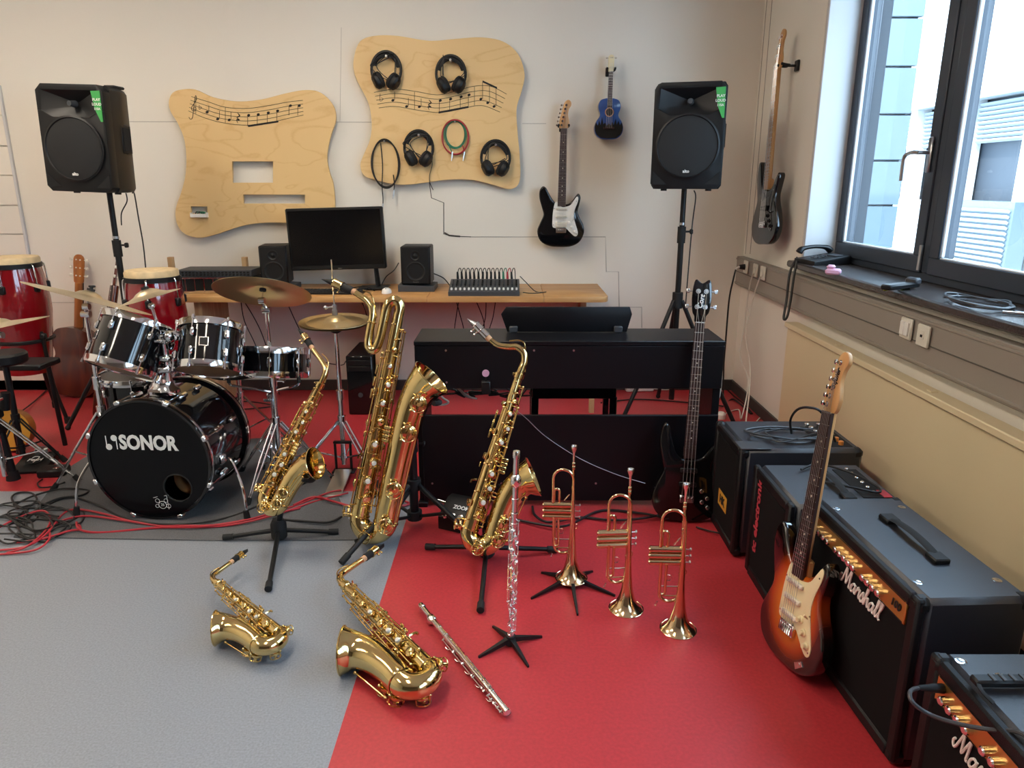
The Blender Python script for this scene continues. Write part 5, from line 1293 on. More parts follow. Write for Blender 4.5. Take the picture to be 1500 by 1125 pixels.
    # bell and bow keys with guards
    def guard(c, nrm, r_):
        Mg = frame(c, nrm, (0, 0, 1)); o = put(cup_mesh(r_, 'gold'), 'bell_key', t, Mg)
        q = MB(); q.ring((0, 0, .013 * K), r_ * 1.02, .0019 * K, n=22, m=6)
        for k in range(3):
            a_ = 2 * pi * k / 3 + .5; q.tube([(r_ * 1.02 * cos(a_), r_ * 1.02 * sin(a_), .013 * K), (r_ * 1.18 * cos(a_), r_ * 1.18 * sin(a_), -.010 * K)], .0022 * K, 6); q.ball((r_ * 1.18 * cos(a_), r_ * 1.18 * sin(a_), -.010 * K), .005 * K, 8)
        q.tube([(-r_, 0, .013 * K), (r_, 0, .013 * K)], .0019 * K, 6); q.cyl((0, 0, .008 * K), (0, 0, .017 * K), .006 * K, n=10); q.build('key_guard', 'gold', o)
    be = S['bell']
    def onbell(f_, ang, extra):
        i_ = f_ * (len(P2) - 1); k = int(i_); p = P2[k].lerp(P2[min(k + 1, len(P2) - 1)], i_ - k); r_ = R2[k]
        n_ = V((cos(ang), sin(ang), 0)); return p + n_ * (r_ + extra), n_
    for f_, ang, r_ in [(.05, -70, .019), (.30, -66, .0205)] + ([(.52, -62, .0205), (.70, -60, .0205)] if kind == 'bari' else []):
        c_, n_ = onbell(f_, R(ang), .008 * K); guard(c_, n_, r_ * K * (1.18 if kind == 'bari' else 1.0))
    guard(V((-r1 - .008 * K, -.006, zb + .004)), V((-1, -.35, -.1)), .0165 * K)
    guard(V((sep * .55, -(r1 + r2) / 2 - .007 * K, zb - sep * .5)), V((.05, -1, -.15)), .018 * K)
    q = MB(); p0, _ = onbell(.12, R(-35), .016 * K); p1, _ = onbell(.62, R(-35), .012 * K); q.cyl(p0, p1, S['rod'], n=8); q.ball(p0, .005 * K, 8); q.ball(p1, .005 * K, 8); q.build('bell_key_rod', 'gold_dark', t)
    q = MB(); q.box(on_tube(zb + span * .40, R(178), .012), (.004, .022 * K, .018 * K), .003); q.tube(smooth_path([on_tube(zb + span * .30, R(170), .004), on_tube(zb + span * .29, R(170), .022), on_tube(zb + span * .27, R(170), .024)], 4), .004, 6); q.build('thumb_hook', 'gold', t)
    # left hand table keys
    for k in range(4):
        q = MB(); p = on_tube(zb + span * .40 + k * .013 * K, R(-28), .026 * K); q.box(p, (.022 * K, .012 * K, .011 * K), .003); q.build('table_key', 'gold', t)
    return t
def place_sax(B, T, X, kind):
    B, T, X = V(B), V(T), V(X); s = (T - B).length / SAX[kind]['L']
    m = frame(B, T - B, X - B); return m @ Matrix.Diagonal((s, s, s, 1))
# three saxophones on stands
MA = place_sax(at(378, 746, 2.78), at(470, 562, 2.92), at(452, 672, 2.80), 'alto')
sax('alto saxophone on a tripod stand in front of the bass drum', MA, 'alto')
MBa = place_sax(at(520, 790, 2.82), at(584, 460, 3.00), at(625, 545, 2.92), 'bari')
sax('large baritone saxophone with looped pigtail on a stand', MBa, 'bari')
MT = place_sax(at(678, 806, 2.62), at(761, 548, 2.80), at(770, 690, 2.69), 'tenor')
sax('tenor saxophone with silver mouthpiece on a stand before the piano', MT, 'tenor', 'silver')
# two altos lying on the floor
def lying(B, T, X, h=.066):
    b_, t_, x_ = fl(*B, h), fl(*T, h + .008), fl(*X, h)
    return place_sax(b_, t_, x_, 'alto')
sax('smaller looking alto saxophone lying flat on the grey floor', lying((424, 941), (318, 854), (318, 915)), 'alto')
sax('alto saxophone lying across the edge of grey and red floor', lying((650, 1002), (506, 858), (520, 965)), 'alto')

def sax_stand(label, hub, feet, MS, bell_z, bell_x, rest_z, hubz=.045, tall=False):
    t = thing('saxophone_stand', label, 'instrument stand', hub, group='saxophone stands')
    I = rel(t)
    q = MB(); q.lathe([(.026, 0), (.034, .01), (.034, .07), (.024, .09), (0, .09)], 18, Matrix.Translation((0, 0, .012))); q.build('hub', 'rubber', t)
    for f in feet:
        f = I @ V(f); f.z = .016; d = V((f.x, f.y, 0)).normalized()
        q = MB(); q.tube([d * .02 + V((0, 0, .05)), f], [.0105, .0095], 10); lg = q.build('leg', 'plastic', t)
        q = MB(); q.tube([f - d * .03 + V((0, 0, .004)), f + d * .012], [.0135, .0145], 10); q.build('rubber_foot', 'rubber', lg)
    y = I @ (MS @ V((bell_x, .0, bell_z)))           # centre of the bell where the yoke holds it
    back = (MS.to_3x3() @ V((0, 1, 0))).normalized()
    zt = (MS.to_3x3() @ V((0, 0, 1))).normalized(); xt = (MS.to_3x3() @ V((1, 0, 0))).normalized()
    low = I @ (MS @ V((rest_z[0], .055, rest_z[1])))
    yb = y + back * .075 + xt * .03
    q = MB(); q.tube(smooth_path([V((0, 0, .07)), low, yb.lerp(low, .4), yb], 5), .013, 10); q.build('upright', 'plastic', t)
    q = MB(); q.tube(smooth_path([y + xt * .052 - back * .03 - zt * .01, y + xt * .062 + back * .02 - zt * .01, yb, y - xt * .045 + back * .05, y - xt * .06 + back * .01], 5), .0085, 8); q.build('yoke', 'rubber', t)
    for s in (-1, 1):
        e = I @ (MS @ V((rest_z[0] + s * .045, -.02, rest_z[1] - .025)))
        q = MB(); q.tube(smooth_path([low, low.lerp(e, .5) - V((0, 0, .01)), e], 4), .009, 8); q.build('cradle_arm', 'rubber', t)
    return t
sax_stand('black stand holding the alto saxophone on grey floor', fl(410, 792), [fl(332, 792), fl(394, 866), fl(492, 784)], MA, .21, .088, (.04, .10))
sax_stand('black stand holding the tenor saxophone on red floor', fl(713, 818), [fl(628, 806), fl(704, 897), fl(812, 810)], MT, .27, .108, (.05, .12))
# heavier stand of the baritone
hub = fl(608, 770)
t = thing('saxophone_stand', 'tall black tripod stand holding the baritone saxophone', 'instrument stand', hub, group='saxophone stands')
I = rel(t)
q = MB(); q.cyl((0, 0, .04), (0, 0, .52), .020); q.build('upright', 'plastic', t)
q = MB(); q.cyl((0, 0, .18), (0, 0, .23), .034); q.build('upper_hub', 'rubber', t)
q = MB(); q.cyl((0, 0, .035), (0, 0, .075), .034); q.build('lower_hub', 'rubber', t)
for f in (fl(500, 830), fl(520, 742), fl(700, 798)):
    f = I @ f; f.z = .016; d = V((f.x, f.y, 0)).normalized(); p = d * .03 + V((0, 0, .205))
    q = MB(); q.tube([p, f], .0115, 10); lg = q.build('leg', 'plastic', t)
    q = MB(); q.tube([f.lerp(p, .10), f], .0145, 10); q.build('rubber_foot', 'rubber', lg)
    q = MB(); q.tube([d * .03 + V((0, 0, .055)), p.lerp(f, .5)], .008, 8); q.build('brace', 'plastic', t)
y = I @ (MBa @ V((.155, 0, .62)))
q = MB(); q.tube(smooth_path([V((0, 0, .44)), V((0, 0, .56)), y + V((.035, .06, -.02)), y + V((.085, .05, .04))], 5), .013, 10); q.build('neck_tube', 'plastic', t)
bk = (MBa.to_3x3() @ V((0, 1, 0))).normalized(); xx = (MBa.to_3x3() @ V((1, 0, 0))).normalized(); zz = (MBa.to_3x3() @ V((0, 0, 1))).normalized()
q = MB(); q.tube(smooth_path([y + xx * .078 - bk * .035 + zz * .02, y + xx * .085 + zz * .02, y + xx * .07 + bk * .06 + zz * .02, y + bk * .085 + zz * .02, y - xx * .06 + bk * .06 + zz * .02], 5), .011, 8); q.build('yoke', 'rubber', t)
low = I @ (MBa @ V((.05, -.0, .0)))
q = MB(); q.tube(smooth_path([V((0, 0, .2)), low + V((.05, .06, .02)), low + V((0, .055, -.004)), low + V((-.05, .02, -.006))], 5), .010, 8); q.build('cradle_arm', 'rubber', t)
q = MB(); q.cyl((.03, -.01, .40), (.05, -.01, .40), .005, n=6); q.box((.055, -.01, .40), (.008, .034, .016), .003); q.cyl((0, 0, .36), (0, 0, .44), .026); q.build('height_clamp', 'rubber', t)

# ================================================================ flutes
def flute(label, M, L=.655):
    t = thing('flute', label, 'flute', M=M)
    r = .0098
    q = MB(); q.tube([(0, 0, L - .215), (0, 0, L - .012)], r, 20); q.build('head_joint', 'silver', t)
    q = MB(); q.lathe([(r, -.012), (r + .0028, -.010), (r + .0028, .006), (r + .001, .012), (0, .013)], 20, Matrix.Translation((0, 0, L - .013))); q.build('crown', 'silver', t)
    q = MB(); q.lathe([(r * .9, -.021), (r * 1.65, -.012), (r * 1.75, 0), (r * 1.65, .012), (r * .9, .021)], 20, Matrix.Translation((0, -.002, L - .10)) @ Matrix.Diagonal((1, .95, 1, 1))); lp = q.build('lip_plate', 'silver', t)
    q = MB(); q.cyl((0, -r * 1.62, L - .10), (0, -r * 1.75, L - .10), .006, n=12); q.build('blow_hole', 'matte_black', lp)
    q = MB(); q.tube([(0, 0, .105), (0, 0, L - .205)], r, 20); q.build('body_joint', 'silver', t)
    q = MB(); q.tube([(0, 0, .0), (0, 0, .115)], r, 20); q.build('foot_joint', 'silver', t)
    for z in (L - .215, L - .165, L - .25, .118, .100, .004):
        q = MB(); q.lathe([(r, -.005), (r + .002, -.004), (r + .002, .004), (r, .005)], 20, Matrix.Translation((0, 0, z))); q.build('ring', 'silver', t)
    cm = MB().lathe([(0, .004), (.0055, .004), (.0078, .002), (.0082, -.003), (0, -.003)], 16).data('key_cup', 'silver')
    for k in range(17):
        z = .018 + k * .0225 + (.008 if k > 3 else 0); ph = R(-90 + (18 if k % 3 == 0 else -22 if k % 3 == 1 else 55))
        n_ = V((cos(ph), sin(ph), 0)); put(cm, 'key_cup', t, frame(n_ * (r + .0045) + V((0, 0, z)), n_, (0, 0, 1)))
    for ph, z0, z1 in ((-20, .02, .10), (-28, .125, .42), (-160, .13, .30), (-155, .32, .43), (70, .15, .40)):
        n_ = V((cos(R(ph)), sin(R(ph)), 0)); q = MB(); q.cyl(n_ * (r + .006) + V((0, 0, z0)), n_ * (r + .006) + V((0, 0, z1)), .0021, n=8)
        for k in range(5):
            z = z0 + (z1 - z0) * k / 4; q.cyl(n_ * (r - .001) + V((0, 0, z)), n_ * (r + .009) + V((0, 0, z)), .0026, n=6)
        q.build('key_rod', 'silver', t)
    for k in range(10):
        z = .04 + k * .036; ph = R(-60 if k % 2 else -130); n_ = V((cos(ph), sin(ph), 0)); q = MB(); q.tube(smooth_path([n_ * (r + .004) + V((0, 0, z)), n_ * (r + .011) + V((.004, 0, z + .012)), n_ * (r + .007) + V((.009, -.002, z + .026))], 4), [.002, .0035, .0025], 6, flat=.6); q.build('key_lever', 'silver', t)
    return t
fb_ = fl(748, 944)
flute('silver flute standing upright on a small stand', frame(fb_ + V((0, 0, .035)), at(757, 655, fb_.y + .02) - fb_ - V((0, 0, .035)), (1, 0, 0)), .655)
a, e = fl(744, 1044, .022), fl(616, 886, .022)
flute('silver flute lying diagonally on the red floor', frame(a, e - a, V((.6, .5, 0)).cross(e - a) if False else (e - a).cross(V((0, 0, -1)))), (e - a).length)
def peg_stand(label, c, n, ends, h, rp, cat='instrument stand'):
    t = thing('peg_stand', label, cat, c); I = rel(t)
    q = MB(); q.cyl((0, 0, .004), (0, 0, .036), .019, .016, n=18); q.build('hub', 'rubber', t)
    q = MB(); q.lathe([(rp, .03), (rp, h * .8), (rp * .5, h), (0, h)], 14); q.build('peg', 'rubber', t)
    for f in ends:
        f = I @ V(f); f.z = .003
        q = MB(); d = V((f.x, f.y, 0)).normalized(); s = V((-d.y, d.x, 0))
        vs = [d * .012 + s * .008 + V((0, 0, .012)), d * .012 - s * .008 + V((0, 0, .012)), d * .012 - s * .008 + V((0, 0, .030)), d * .012 + s * .008 + V((0, 0, .030)), f + s * .003, f - s * .003, f - s * .003 + V((0, 0, .005)), f + s * .003 + V((0, 0, .005))]
        vs[4].z = vs[5].z = 0.0
        q.add(vs, [(0, 1, 2, 3), (4, 5, 6, 7), (0, 1, 5, 4), (1, 2, 6, 5), (2, 3, 7, 6), (3, 0, 4, 7)]); q.build('leg', 'plastic', t)
peg_stand('small four legged black stand under the upright flute', fb_, 4, [fl(722, 919), fl(794, 934), fl(774, 978), fl(701, 964)], .10, .006)

# ================================================================ trumpets standing on their bells
def trumpet(label, M):
    t = thing('trumpet', label, 'trumpet', M=M, group='trumpets standing on their bells')
    br, tr = 'trumpet_brass', .0058
    prof = [(.0680, 0), (.0665, .003), (.057, .011), (.045, .024), (.033, .048), (.0225, .09), (.0165, .14), (.0125, .20), (.0095, .28), (.0075, .36), (tr, .42)]
    X0, Y0, XL_ = .0, -.014, -.082
    Mb_ = Matrix.Translation((X0, Y0, 0))
    q = MB(); q.lathe(prof, 40, Mb_); q.lathe([(r_ - .0012, z) for r_, z in prof[:-3]], 40, Mb_); bl = q.build('bell', br, t)
    q = MB(); q.ring((X0, Y0, .002), .0675, .0018, n=44); q.build('bell_rim', br, bl)
    rb = (X0 - XL_) / 2
    q = MB(); q.tube([V((X0, Y0, .415))] + [V((X0 - rb + rb * cos(a), Y0 + .006 * (1 - cos(a)), .448 + rb * sin(a))) for a in [pi * k / 12 for k in range(13)]] + [V((XL_, Y0 + .012, .34))], tr, 14); q.build('bell_bow', br, t)
    yl = .014
    q = MB(); q.tube([(X0, yl, .50), (X0, yl, .17)], [.0052, .0058], 14); q.build('lead_pipe', br, t)
    rs = (X0 - XL_) / 2 - .004
    q = MB(); q.tube([V((X0, yl, .20))] + [V((X0 - rs + rs * cos(a), yl, .135 - rs * .9 * sin(a))) for a in [pi * k / 12 for k in range(13)]] + [V((X0 - 2 * rs, yl, .28))], .0062, 14); ts = q.build('tuning_slide', br, t)
    for z in (.125, .165):
        q = MB(); q.tube([(X0, yl, z), (X0 - 2 * rs, yl, z)], .0026, 8); q.build('slide_brace', 'silver' if z > .15 else br, ts)
    q = MB(); q.tube([(X0 - 2 * rs - .006, yl, .10), (X0 - 2 * rs - .012, yl, .085)], .003, 8); q.ball((X0 - 2 * rs - .012, yl, .084), .004, 8); q.build('water_key', 'silver', ts)
    for z in (.505, .49, .40, .215):
        q = MB(); q.lathe([(tr, -.008), (tr + .0016, -.006), (tr + .0016, .006), (tr, .008)], 14, Matrix.Translation((X0, yl, z))); q.build('ferrule', br, t)
    q = MB(); q.lathe([(.0042, -.03), (.0048, .01), (.0056, .030), (.009, .040), (.0125, .050), (.0135, .056), (.0125, .060), (.009, .059), (.005, .045), (0, .04)], 20, Matrix.Translation((X0, yl, .525))); q.build('mouthpiece', 'silver', t)
    for k in range(3):
        z = .275 + k * .0262
        q = MB(); q.cyl((XL_ - .035, 0, z), (X0 - .008, 0, z), .0122, n=20); vc = q.build('valve_casing', br, t)
        for x in (XL_ - .035, X0 - .008, -.045):
            q = MB(); q.lathe([(.0115, -.004), (.0128, -.003), (.0128, .003), (.0115, .004)], 18, frame((x, 0, z), (1, 0, 0))); q.build('casing_cap', br, vc)
        q = MB(); q.cyl((XL_ - .035, 0, z), (XL_ - .043, 0, z), .0105, .006, n=14); q.build('bottom_cap', br, vc)
        q = MB(); q.cyl((X0 - .01, 0, z), (X0 + .026, 0, z), .0026, n=8); st = q.build('valve_stem', 'silver', t)
        q = MB(); q.lathe([(.0085, -.002), (.0085, .002), (.004, .003), (0, .003)], 14, frame((X0 + .029, 0, z), (1, 0, 0))); q.build('finger_button', 'silver', st)
    q = MB()        # third valve slide, downwards
    xs = XL_ + .004
    q.tube([V((xs, -.010, .28)), V((xs, -.010, .165))] + [V((xs + .010 - .010 * cos(a), -.010, .155 - .010 * sin(a))) for a in [pi * k / 8 for k in range(9)]] + [V((xs + .020, -.010, .27))], .0055, 12); q.build('third_valve_slide', br, t)
    q = MB(); q.tube([V((xs, .002, .34)), V((xs, .002, .385))] + [V((xs + .011 - .011 * cos(a), .002, .388 + .011 * sin(a))) for a in [pi * k / 8 for k in range(9)]] + [V((xs + .022, .002, .33))], .0058, 12); q.build('first_valve_slide', br, t)
    q = MB(); q.tube(smooth_path([(xs + .04, -.016, .355), (xs + .05, -.02, .37), (xs + .062, -.02, .385)], 4), .0024, 6); q.ring((xs + .03, -.010, .215), .012, .0018, (0, 1, 0), 18, 5); q.build('finger_ring', 'silver', t)
    q = MB(); q.tube(smooth_path([(X0 + .004, yl, .235), (X0 + .018, yl, .235), (X0 + .022, yl, .222), (X0 + .014, yl, .214)], 4), .002, 6); q.build('finger_hook', br, t)
    for z in (.235, .39):
        q = MB(); q.tube([(X0, Y0 + .002, z), (X0, yl - .002, z)], .003, 8); q.build('pipe_brace', br, t)
    return t
for lab, b_, tp in (('trumpet on a black star shaped stand, nearest the tenor saxophone', (838, 860), (847, 660)), ('trumpet standing in the middle of the three trumpets', (919, 900), (923, 700)), ('trumpet nearest to the amplifiers standing on the red floor', (997, 931), (1004, 716))):
    p = fl(*b_); p.y += .05; p.x = fl(*b_).x
    on = 'star' in lab
    s = 1.0 if not on else .94
    z0 = .018 if on else .0
    trumpet(lab, Matrix.Translation(p + V((0, 0, z0))) @ Matrix.Rotation(R({838: -3, 919: 4, 997: -2}[b_[0]]), 4, 'Z') @ Matrix.Diagonal((.92, .92, .92, 1)))
    if on: star = p.copy()
star = star + V((0, -.014, 0))
peg_stand('star shaped black trumpet stand with five thin legs', star, 5, [fl(793, 840), fl(868, 838), fl(901, 874), fl(846, 902), fl(778, 878)], .16, .007)
# ================================================================ digital piano seen from behind
PX0, PX1, PY0, PY1 = -.445, .965, 3.20, 3.50
t = thing('digital_piano', 'black digital piano seen from behind in the middle of the room', 'piano', ((PX0 + PX1) / 2, PY0, 0))
I = rel(t); xm = (PX0 + PX1) / 2; W = PX1 - PX0
q = MB(I); q.box((xm, (PY0 + PY1) / 2, .802), (W, PY1 - PY0, .022), .003); q.build('top_board', 'piano', t)
q = MB(I); q.box((xm, PY0 + .012, .69), (W - .004, .02, .20), .002); q.build('back_panel', 'piano', t)
q = MB(I); q.box((xm, (PY0 + PY1) / 2 + .05, .60), (W - .05, PY1 - PY0 - .02, .035), .002); q.build('key_bed', 'matte_black', t)
q = MB(I); q.box((xm + .01, PY0 + .012, .245), (W - .03, .02, .43), .002); q.build('lower_panel', 'piano', t)
for x in (PX0 + .018, PX1 - .018):
    q = MB(I); q.box((x, (PY0 + PY1) / 2 + .02, .40), (.035, .30, .78), .003); lg = q.build('side_panel', 'piano', t)
    q = MB(I); q.box((x, (PY0 + PY1) / 2 + .02, .012), (.045, .36, .024), .003); q.build('foot', 'piano', lg)
q = MB(I)
for x, z in ((-.30, .77), (.28, .77), (-.30, .62), (.1, .77), (-.38, .12), (.83, .12), (.4, .12), (-.05, .12)): q.cyl((x, PY0 + .004, z), (x, PY0 - .001, z), .005, n=8)
stuff(q.build('screws', 'steel', t))
a, c = at(737, 447, 3.42), at(922, 447, 3.42)
q = MB(I); q.slab([(a.x + .02, .815), (c.x - .01, .815), (c.x + .012, .90), (c.x + .0, .935), (a.x + .015, .935), (a.x - .01, .90)], 3.40, 3.416, .004, 2); mr = q.build('music_rest', 'piano', t)
for px in (752, 905):
    x = at(px, 485, 3.4).x; q = MB(I); q.box((x, 3.392, .83), (.04, .02, .03), .004); q.build('rest_bracket', 'plastic_grey', mr)
q = MB(I); q.box((.02, PY0 + .1, .615), (.5, .06, .05), .006); q.build('connector_box', 'matte_black', t)
# red knob under the piano
p = at(712, 543, 3.19)
t = thing('power_adapter', 'black adapter with a round pink tag under the piano back panel', 'adapter', (p.x, 3.16, p.z - .09))
q = MB(); q.box((0, .0, .02), (.04, .03, .06), .004); q.build('plug_body', 'plastic', t)
q = MB(); q.cyl((0, -.012, .09), (0, -.02, .09), .016, n=20); q.build('round_tag', 'pink', t)
q = MB(); q.cyl((0, .0, .05), (0, 0, .09), .004, n=6); q.build('tag_stem', 'plastic', t)
# bench
t = thing('piano_bench', 'black piano bench behind the digital piano', 'bench', (at(838, 570, 3.85).x, 3.86, 0))
hw = .235
q = MB(); q.box((0, 0, .50), (2 * hw, .32, .05), .012); q.build('seat', 'plastic', t)
q = MB()
for y in (-.14, .14): q.box((0, y, .425), (2 * hw - .02, .03, .07), .003)
for x in (-hw + .03, hw - .03): q.box((x, 0, .425), (.03, .28, .07), .003)
q.build('seat_frame', 'lacquer', t)
for x in (-hw + .025, hw - .025):
    for y in (-.135, .135):
        q = MB(); q.box((x, y, .20), (.04, .04, .40), .004); q.build('leg', 'lacquer', t)
# white plug socket and cables left of the piano
p = at(634, 573, 3.12)
t = thing('power_socket', 'white socket block with a white cable left behind the piano', 'power socket', M=Matrix.Translation((p.x - .01, 3.60, .05)) @ Matrix.Rotation(R(60), 4, 'Z'))
q = MB(); q.box((0, 0, .0), (.16, .055, .045), .01); q.build('block', 'white', t)
q = MB(); q.cyl((.03, 0, .02), (.03, 0, .07), .022, .014, n=14); q.build('black_plug', 'plastic', t)
g = lambda px, py, Y: at(px, py, Y)
cable('white_cable', 'white cable looping out of the socket block', [at(642, 556, 3.55), at(642, 572, 3.58), at(648, 582, 3.58), at(657, 589, 3.58), at(648, 593, 3.58), at(634, 592, 3.58)], .0055, 'white_cable')
cable('white_cable', 'white cable hanging behind the piano, left of the pink tag', [at(654, 556, 3.4), at(662, 563, 3.4), at(674, 572, 3.42), at(682, 580, 3.45), at(698, 584, 3.5)], .005, 'white_cable')
cable('white_cable', 'second thin white cable behind the piano, nearer the pink tag', [at(664, 556, 3.38), at(670, 566, 3.38), at(680, 576, 3.40), at(690, 582, 3.44)], .004, 'white_cable')
for i in range(6):
    pts = [at(640 + 25 * i + random.uniform(-10, 10), 572 + random.uniform(-8, 3), 3.75) for _ in range(1)] + [at(660 + 20 * i + random.uniform(-20, 30), 578 + random.uniform(-6, 6), 3.75) for _ in range(4)] + [at(700 + 15 * i, 575, 3.75)]
    for p_ in pts: p_.z = max(p_.z, .01)
    cable('piano_cable', ['tangled black cable behind the piano, lowest of the bundle', 'black cable in the bundle behind the piano near the white cables', 'black cable in the bundle under the pink tag', 'black cable in the bundle right of the pink tag', 'black cable in the bundle behind the tenor neck', 'black cable in the bundle nearest the bench'][i], pts, .005, 'black_cable', group='cable bundle behind the piano')
p0, p1 = fl(916, 573), fl(957, 573)
t = thing('power_strip', 'white power strip on the red floor behind the piano right end', 'power strip', M=Matrix.Translation((p0 + p1) / 2) @ Matrix.Rotation(R(4), 4, 'Z'))
q = MB(); q.box((0, 0, .022), ((p1 - p0).length, .05, .044), .008); q.build('body', 'white', t)
for k in range(3):
    q = MB(); q.cyl((-.05 + .05 * k, 0, .043), (-.05 + .05 * k, 0, .0455), .018, n=16); q.build('outlet', 'socket', t)
cable('white_cable', 'white cable leading from the power strip to the right', [p1 + V((0, 0, .02)), fl(975, 571, .006), fl(1000, 569, .006), fl(1030, 572, .006)], .004, 'white_cable')
cable('floor_cable', 'black cable crossing the red floor behind the piano right end', [fl(880, 590, .006), fl(930, 585, .006), fl(990, 588, .006), fl(1060, 595, .006)], .005, 'black_cable')
cable('thin_cord', 'thin pale cord hanging across the lower piano panel', [at(752, 598, 3.19), at(770, 612, 3.188), at(800, 640, 3.188), at(850, 672, 3.188), at(900, 694, 3.188), at(945, 708, 3.188)], .0016, 'steel')
b = MB(); q = b.box((0, 0, .05), (.035, .035, .10), .002)
o = b.build('wood_block', 'raw_wood'); o.location = fl(866, 604); tag(o, 'small pale wooden block on the floor behind the bench', 'wood block')

# ================================================================ amplifiers along the window wall
def corner(q, x, y, z, s): q.box((x, y, z), (s, s, s), s * .3)
def amp(name, label, x0, x1, y0, y1, H, front='cloth', corners=True, rail=True, feet=True):
    # front faces -X; origin at floor centre
    t = thing(name, label, 'amplifier', ((x0 + x1) / 2, (y0 + y1) / 2, 0), group='amplifiers along the window wall')
    W, D = y1 - y0, x1 - x0
    q = MB(); q.box((.012, 0, H / 2 + .008), (D - .024, W, H - .016), .014); q.build('cabinet', 'tolex', t)
    q = MB()
    for y in (-W / 2 + .018, W / 2 - .018): q.box((-D / 2 + .012, y, H / 2 + .008), (.024, .036, H - .016), .006)
    for z in (H - .02, .03): q.box((-D / 2 + .012, 0, z), (.024, W - .07, .04), .006)
    q.build('front_edge', 'tolex_side', t)
    q = MB(); q.box((-D / 2 + .012, 0, H / 2), (.012, W - .068, H - .09), .002); q.build('speaker_cloth', front, t)
    cm = MB().box((0, 0, 0), (.045, .045, .045), .014).data('corner_protector', 'plastic')
    if corners:
        for x in (-D / 2 + .0205, D / 2 - .0205):
            for y in (-W / 2 + .0205, W / 2 - .0205):
                for z in (.0285, H - .0205): put(cm, 'corner_protector', t, Matrix.Translation((x, y, z)))
    if feet:
        for x in (-D / 2 + .05, D / 2 - .05):
            for y in (-W / 2 + .06, W / 2 - .06):
                q = MB(); q.cyl((x, y, 0), (x, y, .014), .018, n=10); q.build('rubber_foot', 'rubber', t)
    return t, W, D
def strap(t, H, x, y0, y1):
    q = MB(); q.tube(smooth_path([(x, y0, H + .006), (x, y0 + .04, H + .016), (x, (y0 + y1) / 2, H + .022), (x, y1 - .04, H + .016), (x, y1, H + .006)], 5), .014, 8, flat=.35); h = q.build('carry_handle', 'rubber', t)
    for y in (y0, y1):
        q = MB(); q.box((x, y, H + .007), (.045, .05, .016), .004); q.build('handle_end', 'plastic', h)
KN = MB().lathe([(.011, 0), (.0105, .014), (.0075, .017), (0, .0175)], 14).data('control_knob', 'silver')
SCRIPT = [[(-.30, .85), (-.42, .5), (-.25, .12), (0, .15), (.2, 1.0), (.42, 2.05), (.62, 1.0), (.78, .25), (1.0, 1.1), (1.28, 2.05), (1.36, 1.0), (1.42, .15), (1.62, .1)],
          [(2.42, .9), (2.1, 1.0), (1.82, .62), (1.85, .12), (2.12, .06), (2.38, .5), (2.48, 1.0), (2.46, .3), (2.64, .08)],
          [(2.7, .1), (2.92, .95), (3.0, 1.12), (3.08, .9), (3.3, .95), (3.32, .3), (3.5, .06)],
          [(3.5, .08), (3.9, 1.12), (4.06, .65), (4.08, .2), (3.82, 0), (3.66, .2)],
          [(4.1, .1), (4.55, 1.4), (4.62, 2.05), (4.45, 2.0), (4.38, 1.0), (4.36, 0), (4.55, .75), (4.82, .98), (4.88, .35), (5.05, .06)],
          [(5.85, .9), (5.53, 1.0), (5.25, .62), (5.28, .12), (5.55, .06), (5.81, .5), (5.91, 1.0), (5.89, .3), (6.07, .08)],
          [(6.1, .1), (6.55, 1.4), (6.62, 2.05), (6.42, 2.0), (6.38, .4), (6.6, .06)], [(6.65, .1), (7.1, 1.4), (7.17, 2.05), (6.97, 2.0), (6.93, .4), (7.2, .06)]]
def script_logo(t, Mx, s, m='white'):
    q = MB(Mx)
    for st in SCRIPT: q.tube(smooth_path([((x - 3.5) * s + y * s * .22, y * s, 0) for x, y in st], 5), s * .115, 6, flat=1.0)
    return q.build('script_logo', m, t, label='white script lettering reading Marshall')
# front plane frame: text x runs along -Y (towards the camera), text y = z, normal = -X
def FM(x, y, z): return Matrix(((0, 0, -1, x), (-1, 0, 0, y), (0, 1, 0, z), (0, 0, 0, 1)))
def marshall(label, x0, x1, y0, y1, H, nk, logo_y, logo_z, s, yaw=0):
    t, W, D = amp('guitar_amplifier', label, x0, x1, y0, y1, H)
    t.rotation_euler.z = R(yaw)
    z = H - .062
    q = MB(); q.box((-D / 2 + .004, 0, z), (.008, W - .085, .068), .002); pn = q.build('control_panel', 'amp_gold', t)
    q = MB()
    for dz in (.030, -.030): q.box((-D / 2 - .0005, 0, z + dz), (.002, W - .10, .002))
    q.build('panel_line', 'ink', pn)
    for k in range(nk):
        if k in (4, 10): continue
        put(KN, 'control_knob', t, frame((-D / 2, W / 2 - .085 - k * (W - .17) / (nk + 1.5), z - .008), (-1, 0, 0)))
    q = MB(); q.mesh(text_mesh('100', .030, .0006, .001, .2), FM(-D / 2 - .0015, -W / 2 + .085, z)); q.build('panel_print', 'ink', pn)
    script_logo(t, FM(-D / 2 - .004 + .006, logo_y, logo_z), s)
    return t, W, D
t, W, D = marshall('large black guitar amplifier with gold control panel and white script logo', .99, 1.29, 1.585, 2.195, .505, 15, -.048, .350, .029, 2.6)
strap(t, .505, .02, -.11, .13)
for x, y in ((-.10, -.22), (-.10, .22), (.11, .22), (.11, -.22)):
    q = MB(); q.lathe([(.012, 0), (.012, .002), (.006, .003), (0, .001)], 14, Matrix.Translation((x, y, .505))); q.build('stud', 'chrome', t)
t, W, D = marshall('guitar amplifier at the lower right corner with a cable plugged in', .975, 1.40, .80, 1.46, .45, 15, .10, .30, .027)
